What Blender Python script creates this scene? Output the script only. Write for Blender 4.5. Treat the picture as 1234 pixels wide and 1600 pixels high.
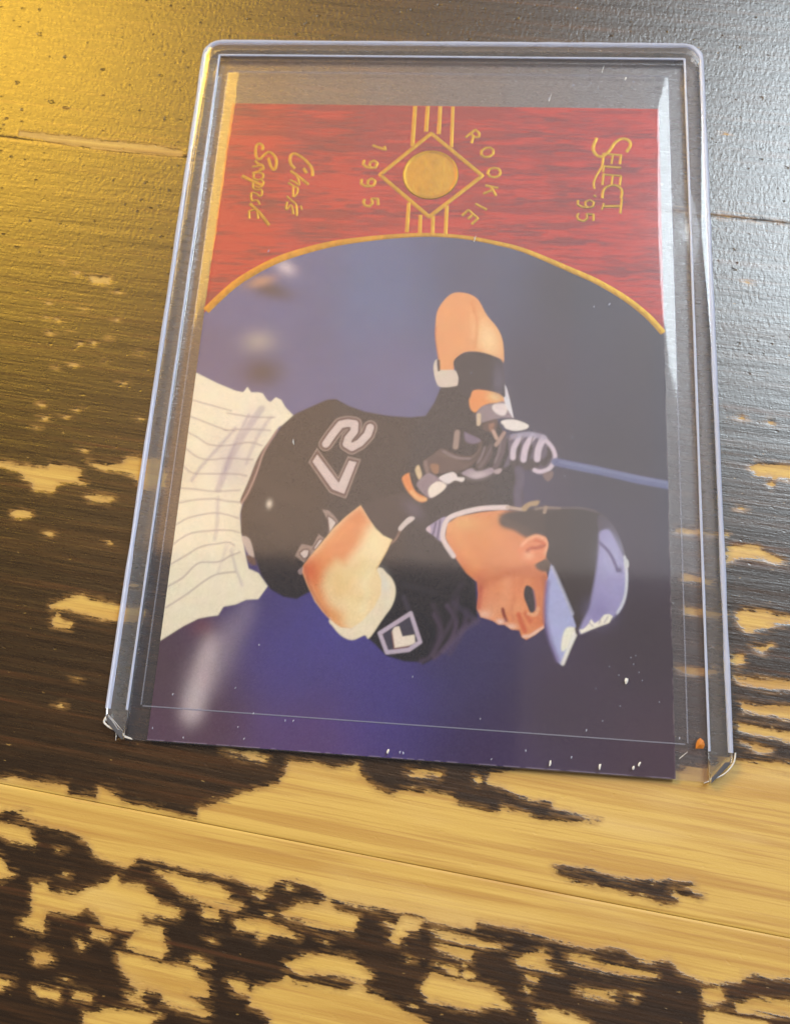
# A printed baseball card in a clear soft sleeve inside a rigid plastic holder,
# lying on a worn, dark-stained plank table.  All sizes below are millimetres.
import bpy, math, random
import numpy as np
from mathutils import Vector

MM = 0.001
scene = bpy.context.scene
for o in list(bpy.data.objects):
    bpy.data.objects.remove(o)

# ------------------------------------------------------------------ camera
cam_d = bpy.data.cameras.new("camera")
cam = bpy.data.objects.new("camera", cam_d)
scene.collection.objects.link(cam)
scene.camera = cam
cam.location = (11.674 * MM, -38.891 * MM, 150.28 * MM)
cam.rotation_euler = (0.391981, 0.088019, 0.064496)
cam_d.sensor_fit = 'HORIZONTAL'
cam_d.sensor_width = 36.0
cam_d.lens = 36.0 * 1786.7 / 1234.0
cam_d.shift_y = -420.0 / 1234.0
cam_d.clip_start = 0.005
cam_d.clip_end = 50.0
cam_d.dof.use_dof = True
cam_d.dof.focus_distance = 0.145
cam_d.dof.aperture_fstop = 52.1 / 0.8

# ------------------------------------------------------------------ light
world = bpy.data.worlds.new("World")
scene.world = world
world.use_nodes = True
wbg = world.node_tree.nodes["Background"]
wbg.inputs[0].default_value = (0.95, 0.92, 1.0, 1)
wbg.inputs[1].default_value = 0.10

def area(name, loc, aim, sx, sy, rad, col):
    """Rectangular lamp; rad is its radiance, so its power follows from its size."""
    d = bpy.data.lights.new(name, 'AREA')
    d.shape = 'RECTANGLE'; d.size = sx; d.size_y = sy
    d.energy = rad * math.pi * sx * sy
    d.color = col
    o = bpy.data.objects.new(name, d)
    scene.collection.objects.link(o)
    o.location = loc
    o.rotation_euler = (Vector(aim) - Vector(loc)).to_track_quat('-Z', 'Y').to_euler()
    return o

# pale ceiling over the far half of the table, warm on the lamp's side
for k in range(8):
    f = k / 7.0
    x0 = -0.60 + 0.93 * k / 8
    area("ceiling_glow", (x0 + 0.058, 0.72, 1.5), (x0 + 0.058, 0.72, 0), 0.117, 1.14, 1.52 - 0.44 * f,
         (1.0 - 0.05 * f, 0.53 + 0.37 * f, 0.18 + 0.74 * f))
area("ceiling_glow_near", (0.18, -0.125, 1.5), (0.18, -0.125, 0), 0.30, 0.55, 0.30, (1.0, 0.72, 0.62))
# warm lamp beyond the far left of the table
area("warm_lamp", (-0.96, 1.0, 1.45), (0, 0, 0), 0.66, 0.66, 18.0, (1.0, 0.58, 0.06))
# cool daylight window beyond the far right
area("window_light", (0.70, 0.76, 1.45), (0, 0, 0), 0.56, 0.72, 22.0, (0.82, 0.93, 1.0))
area("window_light_low", (1.0, 1.7, 1.05), (0, 0, 0), 0.6, 0.5, 8.0, (1.0, 0.97, 0.92))
# cool fill lamp added low on the left to brighten the rim's edges
area("side_fill_light", (-1.6, -0.1, 0.45), (0, 0, 0), 1.0, 0.7, 3.0, (0.86, 0.93, 1.0))

scene.view_settings.view_transform = 'Standard'
scene.view_settings.look = 'None'
scene.view_settings.gamma = 1.0
scene.view_settings.exposure = 0.0
scene.view_settings.use_curve_mapping = False

scene.render.engine = 'CYCLES'
cy = scene.cycles
cy.max_bounces = 10
cy.transparent_max_bounces = 32
cy.transmission_bounces = 8
cy.glossy_bounces = 4
cy.diffuse_bounces = 2
cy.caustics_reflective = True
cy.caustics_refractive = True
cy.blur_glossy = 0.5
cy.sample_clamp_indirect = 6.0
cy.use_denoising = True
cy.use_adaptive_sampling = True
cy.adaptive_threshold = 0.02

# ------------------------------------------------------------------ helpers
rng = np.random.default_rng(7)
random.seed(5)

def Q(s):
    return np.array([[float(v) for v in t.split(',')] for t in s.split()])

def srgb(r, g, b):
    c = np.array([r, g, b], float) / 255.0
    return np.where(c <= 0.04045, c / 12.92, ((c + 0.055) / 1.055) ** 2.4)

def link(o, parent=None):
    scene.collection.objects.link(o)
    if parent is not None:
        o.parent = parent
    return o

def empty(name, loc=(0, 0, 0)):
    o = bpy.data.objects.new(name, None)
    o.empty_display_size = 0.01
    o.location = loc
    return link(o)

def tag(o, label, cat, group=None):
    o["label"] = label
    o["category"] = cat
    if group:
        o["group"] = group

def mesh_obj(name, verts, faces, mat, parent=None, smooth=False):
    me = bpy.data.meshes.new(name)
    me.from_pydata([tuple(np.array(v) * MM) for v in verts], [], faces)
    me.materials.append(mat)
    if smooth:
        me.polygons.foreach_set("use_smooth", [True] * len(me.polygons))
    me.update()
    return link(bpy.data.objects.new(name, me), parent)

def grid_obj(name, X, Y, Z, mat, parent=None, smooth=True):
    """X, Y, Z: 2-D arrays (rows, cols) in millimetres."""
    n, m = X.shape
    me = bpy.data.meshes.new(name)
    co = np.stack([X, Y, Z], -1).reshape(-1, 3) * MM
    idx = np.arange(n * m).reshape(n, m)
    q = np.stack([idx[:-1, :-1], idx[:-1, 1:], idx[1:, 1:], idx[1:, :-1]], -1).reshape(-1, 4)
    me.vertices.add(n * m)
    me.vertices.foreach_set("co", co.ravel().astype(np.float32))
    me.loops.add(q.size)
    me.loops.foreach_set("vertex_index", q.ravel().astype(np.int32))
    me.polygons.add(len(q))
    me.polygons.foreach_set("loop_start", (np.arange(len(q)) * 4).astype(np.int32))
    me.polygons.foreach_set("use_smooth", np.full(len(q), smooth))
    me.materials.append(mat)
    me.update(calc_edges=True)
    me.validate()
    return link(bpy.data.objects.new(name, me), parent)

def catmull(P, closed=False, n=6):
    P = np.asarray(P, float)
    N = len(P)
    if N < 3:
        return P
    out = []
    rngi = range(N) if closed else range(N - 1)
    for i in rngi:
        if closed:
            p0, p1, p2, p3 = P[(i - 1) % N], P[i], P[(i + 1) % N], P[(i + 2) % N]
        else:
            p0, p1, p2, p3 = P[max(i - 1, 0)], P[i], P[i + 1], P[min(i + 2, N - 1)]
        for t in np.arange(n) / n:
            out.append(0.5 * ((2 * p1) + (-p0 + p2) * t + (2 * p0 - 5 * p1 + 4 * p2 - p3) * t * t + (-p0 + 3 * p1 - 3 * p2 + p3) * t ** 3))
    if not closed:
        out.append(P[-1])
    return np.array(out)

def seg_dist(X, Y, P, closed):
    """distance to a polyline"""
    d2 = np.full(X.shape, 1e9)
    N = len(P)
    for i in range(N if closed else N - 1):
        a, b = P[i], P[(i + 1) % N]
        ab = b - a
        L = max(ab @ ab, 1e-12)
        t = np.clip(((X - a[0]) * ab[0] + (Y - a[1]) * ab[1]) / L, 0, 1)
        d2 = np.minimum(d2, (X - a[0] - t * ab[0]) ** 2 + (Y - a[1] - t * ab[1]) ** 2)
    return np.sqrt(d2)

def inside(X, Y, P):
    r = np.zeros(X.shape, bool)
    N = len(P)
    for i in range(N):
        x1, y1 = P[i]
        x2, y2 = P[(i + 1) % N]
        if y1 == y2:
            continue
        c = ((y1 > Y) != (y2 > Y)) & (X < (x2 - x1) * (Y - y1) / (y2 - y1) + x1)
        r ^= c
    return r

def sdf(X, Y, P):
    d = seg_dist(X, Y, P, True)
    return np.where(inside(X, Y, P), d, -d)

def vnoise(X, Y, fx, fy, seed):
    r = np.random.default_rng(seed)
    tab = r.random((256, 256))
    x = X * fx + 1000; y = Y * fy + 1000
    xi = np.floor(x).astype(int); yi = np.floor(y).astype(int)
    u = x - xi; v = y - yi
    u = u * u * (3 - 2 * u); v = v * v * (3 - 2 * v)
    g = lambda a, b: tab[a % 256, b % 256]
    return (g(xi, yi) * (1 - u) + g(xi + 1, yi) * u) * (1 - v) + (g(xi, yi + 1) * (1 - u) + g(xi + 1, yi + 1) * u) * v

def smooth(e0, e1, x):
    t = np.clip((x - e0) / (e1 - e0), 0, 1)
    return t * t * (3 - 2 * t)

# ------------------------------------------------------------------ materials
class NT:
    def __init__(self, name):
        self.m = bpy.data.materials.new(name)
        self.m.use_nodes = True
        self.t = self.m.node_tree
        self.t.nodes.clear()
        self.out = self.t.nodes.new("ShaderNodeOutputMaterial")
    def n(self, kind, **kw):
        nd = self.t.nodes.new("ShaderNode" + kind)
        for k, v in kw.items():
            setattr(nd, k, v)
        return nd
    def l(self, a, b):
        self.t.links.new(a, b)
    def val(self, sock, v):
        if hasattr(v, "is_output") or isinstance(v, bpy.types.NodeSocket):
            self.l(v, sock)
        else:
            sock.default_value = v
    def math(self, op, a, b=0.0, c=0.0, clamp=False):
        nd = self.n("Math", operation=op, use_clamp=clamp)
        for i, v in enumerate((a, b, c)):
            self.val(nd.inputs[i], v)
        return nd.outputs[0]
    def mixc(self, f, a, b, mode='MIX'):
        nd = self.n("Mix", data_type='RGBA', blend_type=mode)
        self.val(nd.inputs[0], f); self.val(nd.inputs[6], a); self.val(nd.inputs[7], b)
        return nd.outputs[2]
    def sstep(self, x, e0, e1):
        nd = self.n("MapRange", interpolation_type='SMOOTHSTEP')
        self.val(nd.inputs[0], x); nd.inputs[1].default_value = e0; nd.inputs[2].default_value = e1
        return nd.outputs[0]
    def coords(self, sx, sy, sz=1.0, off=(0, 0, 0)):
        if not hasattr(self, "tc"):
            self.tc = self.n("TexCoord")
        mp = self.n("Mapping")
        self.l(self.tc.outputs["Object"], mp.inputs[0])
        mp.inputs["Scale"].default_value = (sx * 1000, sy * 1000, sz * 1000)
        mp.inputs["Location"].default_value = off
        return mp.outputs[0]
    def noise(self, vec, scale=1.0, detail=3.0, rough=0.55, dist=0.0):
        nd = self.n("TexNoise")
        self.l(vec, nd.inputs["Vector"])
        nd.inputs["Scale"].default_value = scale
        nd.inputs["Detail"].default_value = detail
        nd.inputs["Roughness"].default_value = rough
        nd.inputs["Distortion"].default_value = dist
        return nd.outputs[0]
    def bump(self, h, strength, dist, normal=None):
        nd = self.n("Bump")
        nd.inputs["Strength"].default_value = strength
        nd.inputs["Distance"].default_value = dist * MM
        self.l(h, nd.inputs["Height"])
        if normal is not None:
            self.l(normal, nd.inputs["Normal"])
        return nd.outputs[0]
    def principled(self, **kw):
        nd = self.n("BsdfPrincipled")
        for k, v in kw.items():
            self.val(nd.inputs[k.replace("_", " ")], v)
        return nd

def make_wood():
    m = NT("worn_stained_pine")
    sd = m.n("Attribute", attribute_name="wear").outputs["Fac"]
    # ragged edge of the worn patches, drawn out along the grain
    e1 = m.noise(m.coords(0.55, 1.9), 1.0, 4.0, 0.62)
    e2 = m.noise(m.coords(0.10, 2.6, off=(7, 3, 0)), 1.0, 3.0, 0.6)
    e = m.math('ADD', m.math('MULTIPLY', m.math('SUBTRACT', e1, 0.5), 1.3), m.math('MULTIPLY', m.math('SUBTRACT', e2, 0.5), 0.9))
    w = m.math('ADD', sd, e)
    e3 = m.noise(m.coords(2.2, 5.0, off=(9, 4, 0)), 1.0, 3.0, 0.6)
    w = m.math('ADD', w, m.math('MULTIPLY', m.math('SUBTRACT', e3, 0.5), 0.55))
    wear = m.sstep(w, -0.12, 0.15)
    # sparse pin-prick wear
    f1 = m.noise(m.coords(0.75, 2.2, off=(31, 11, 0)), 1.0, 2.0, 0.5)
    f2 = m.noise(m.coords(0.05, 0.05, off=(3, 9, 0)), 1.0, 1.0, 0.5)
    fl = m.sstep(m.math('ADD', f1, m.math('MULTIPLY', f2, 0.10)), 0.765, 0.83)
    wear = m.math('MAXIMUM', wear, m.math('MULTIPLY', fl, 0.55))
    # pine grain
    g1 = m.noise(m.coords(0.018, 0.62, off=(0, 5, 0)), 1.0, 3.0, 0.5, 0.35)
    g2 = m.noise(m.coords(0.05, 3.2, off=(4, 1, 0)), 1.0, 4.0, 0.6, 0.2)
    g3 = m.noise(m.coords(0.03, 0.16, off=(14, 6, 0)), 1.0, 2.0, 0.5, 0.3)
    pine = m.mixc(m.sstep(g1, 0.42, 0.66), (0.57, 0.385, 0.082, 1), (0.44, 0.255, 0.042, 1))
    pine = m.mixc(m.math('MULTIPLY', m.sstep(g2, 0.47, 0.68), 0.62), pine, (0.37, 0.19, 0.034, 1))
    pine = m.mixc(m.math('MULTIPLY', m.sstep(g3, 0.5, 0.72), 0.6), pine, (0.62, 0.45, 0.16, 1))
    # dirt rubbed into the worn edge
    dirt = m.math('MULTIPLY', m.math('SUBTRACT', 1.0, m.sstep(w, 0.05, 0.75)), 0.55)
    pine = m.mixc(dirt, pine, (0.34, 0.19, 0.045, 1))
    # dark stain
    s1 = m.noise(m.coords(0.03, 1.1, off=(2, 8, 0)), 1.0, 5.0, 0.62, 0.25)
    s2 = m.noise(m.coords(0.02, 0.10, off=(6, 2, 0)), 1.0, 2.0, 0.5)
    stain = m.mixc(m.sstep(s1, 0.42, 0.75), (0.018, 0.0092, 0.0035, 1), (0.056, 0.026, 0.008, 1))
    stain = m.mixc(m.math('MULTIPLY', m.sstep(s1, 0.55, 0.72), m.sstep(s2, 0.45, 0.65)), stain, (0.075, 0.026, 0.010, 1))
    # stain rubbed thin beside the bare patches, and stain left in the grain inside them
    t1 = m.noise(m.coords(0.25, 3.4, off=(12, 7, 0)), 1.0, 4.0, 0.65)
    thin = m.math('MULTIPLY', m.sstep(w, -0.85, -0.05), m.sstep(t1, 0.42, 0.60))
    stain = m.mixc(m.math('MULTIPLY', thin, 0.8), stain, (0.24, 0.13, 0.038, 1))
    t2 = m.noise(m.coords(0.16, 4.2, off=(2, 17, 0)), 1.0, 4.0, 0.65, 0.2)
    left = m.math('MULTIPLY', m.sstep(t2, 0.60, 0.70), m.math('SUBTRACT', 1.0, m.sstep(w, 0.25, 1.1)))
    pine = m.mixc(m.math('MULTIPLY', left, 0.75), pine, (0.115, 0.058, 0.02, 1))
    col = m.mixc(wear, stain, pine)
    # relief: stain film, brushed grain, pebbled varnish
    peb = m.n("Attribute", attribute_name="pebble").outputs["Fac"]
    b1 = m.noise(m.coords(2.3, 1.15, off=(1, 1, 0)), 1.0, 3.0, 0.6, 0.3)
    b2 = m.noise(m.coords(0.14, 2.4, off=(5, 5, 0)), 1.0, 4.0, 0.65)
    pore = m.noise(m.coords(2.6, 4.5, off=(5, 5, 0)), 1.0, 2.0, 0.5)
    h = m.math('ADD', m.math('MULTIPLY', b1, m.math('MULTIPLY', peb, 0.50)), m.math('ADD', m.math('MULTIPLY', b2, 0.30), m.math('MULTIPLY', pore, 0.10)))
    h = m.math('SUBTRACT', h, m.math('MULTIPLY', wear, 0.12))
    pit = m.noise(m.coords(0.75, 1.1, off=(8, 3, 0)), 1.0, 1.5, 0.5)
    h = m.math('SUBTRACT', h, m.math('MULTIPLY', m.math('MULTIPLY', m.sstep(pit, 0.68, 0.78), peb), 0.7))
    nrm = m.bump(h, 0.55, 0.16)
    rough = m.math('ADD', m.math('MULTIPLY', wear, 0.32), m.math('ADD', 0.22, m.math('MULTIPLY', e1, 0.12)))
    p = m.principled(Base_Color=col, Roughness=rough, Normal=nrm)
    p.inputs["Specular IOR Level"].default_value = 1.0
    m.l(p.outputs[0], m.out.inputs[0])
    return m.m

def make_clear_sheet(name, ior, rough, tint, haze, bump=0.0, sides=1.0):
    """thin clear film: straight-through transmission plus a Fresnel reflection"""
    m = NT(name)
    tr = m.n("BsdfTransparent"); tr.inputs[0].default_value = (*tint, 1)
    gl = m.n("BsdfGlossy"); gl.inputs["Roughness"].default_value = rough
    fr = m.n("Fresnel")
    back = m.n("NewGeometry").outputs["Backfacing"]      # same reflectance from either side of the film
    m.l(m.math('ADD', ior, m.math('MULTIPLY', back, 1.0 / ior - ior)), fr.inputs[0])
    if bump:
        h = m.noise(m.coords(0.05, 0.05), 1.0, 2.0, 0.5)
        nb = m.bump(h, bump, 1.0)
        m.l(nb, gl.inputs["Normal"])
    mx = m.n("MixShader")
    m.l(m.math('MULTIPLY', fr.outputs[0], sides, clamp=True), mx.inputs[0]); m.l(tr.outputs[0], mx.inputs[1]); m.l(gl.outputs[0], mx.inputs[2])
    last = mx.outputs[0]
    if haze:
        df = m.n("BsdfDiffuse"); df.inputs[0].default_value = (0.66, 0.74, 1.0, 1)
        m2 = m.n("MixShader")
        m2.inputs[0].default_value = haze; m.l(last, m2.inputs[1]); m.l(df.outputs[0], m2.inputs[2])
        last = m2.outputs[0]
    m.l(last, m.out.inputs[0])
    return m.m

def make_simple(name, col, rough=0.5, metal=0.0, trans=0.0, ior=1.5, nscale=0.0, namt=0.0):
    m = NT(name)
    p = m.principled(Base_Color=(*col, 1), Roughness=rough, Metallic=metal, IOR=ior)
    p.inputs["Transmission Weight"].default_value = trans
    if nscale:
        nz = m.noise(m.coords(nscale, nscale, nscale), 1.0, 3.0, 0.6)
        c2 = tuple(min(1, c * 0.55) for c in col)
        m.l(m.mixc(nz, (*col, 1), (*c2, 1)), p.inputs["Base Color"])
        m.l(m.bump(nz, namt, 0.05), p.inputs["Normal"])
    m.l(p.outputs[0], m.out.inputs[0])
    return m.m

def make_print():
    m = NT("printed_card_face")
    c = m.n("Attribute", attribute_name="ink").outputs["Color"]
    g = m.noise(m.coords(9, 9), 1.0, 2.0, 0.5)
    c2 = m.mixc(m.math('MULTIPLY', m.sstep(g, 0.25, 0.75), 0.10), c, (0.02, 0.02, 0.03, 1))
    h = m.noise(m.coords(0.04, 0.04), 1.0, 2.0, 0.5)
    p = m.principled(Base_Color=c2, Roughness=0.16, Normal=m.bump(h, 0.15, 0.5))
    m.l(p.outputs[0], m.out.inputs[0])
    return m.m

def make_foil():
    m = NT("gold_foil")
    g = m.noise(m.coords(1.3, 0.9), 1.0, 4.0, 0.65)
    g2 = m.noise(m.coords(0.35, 0.35, off=(3, 3, 0)), 1.0, 2.0, 0.6)
    col = m.mixc(g, (0.52, 0.30, 0.020, 1), (0.20, 0.115, 0.009, 1))
    h = m.math('ADD', g, m.math('MULTIPLY', g2, 0.7))
    p = m.principled(Base_Color=col, Roughness=0.46, Metallic=1.0, Normal=m.bump(h, 0.7, 0.12))
    m.l(p.outputs[0], m.out.inputs[0])
    return m.m

MAT_WOOD = make_wood()
MAT_SHEET = make_clear_sheet("clear_rigid_sheet", 1.52, 0.055, (0.985, 0.985, 0.985), 0.011)
MAT_FILM = make_clear_sheet("clear_soft_film", 1.49, 0.09, (0.985, 0.985, 0.985), 0.006, sides=1.1)
MAT_BEAD = make_clear_sheet("film_seam", 1.6, 0.15, (0.9, 0.9, 0.92), 0.16)
MAT_RIM = make_simple("clear_rigid_plastic", (0.95, 0.96, 1.0), 0.05, 0, 0.95, 1.45)
MAT_CREASE = make_clear_sheet("fold_edge_glare", 1.6, 0.12, (0.84, 0.87, 0.95), 0.52)  # pale blue haze stands in for light caught on the rim's edges
MAT_FAINT = make_clear_sheet("faint_scuff", 1.5, 0.3, (0.9, 0.9, 0.92), 0.30)
MAT_PRINT = make_print()
MAT_FOIL = make_foil()
MAT_STOCK = make_simple("card_stock", (0.70, 0.66, 0.60), 0.8, nscale=1.0, namt=0.3)
MAT_SCUFF = make_simple("scuffed_plastic", (0.82, 0.84, 0.88), 0.5, nscale=3.0, namt=0.5)
MAT_ORANGE = make_simple("orange_fleck", (0.60, 0.20, 0.02), 0.6, nscale=2.0, namt=0.4)

# ------------------------------------------------------------------ table
GA = math.radians(-5.6)                     # direction of the grain
ca, sa = math.cos(GA), math.sin(GA)
def to_plank(P):                            # world -> (along grain, across grain)
    P = np.asarray(P, float)
    return np.stack([P[..., 0] * ca + P[..., 1] * sa, -P[..., 0] * sa + P[..., 1] * ca], -1)

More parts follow.
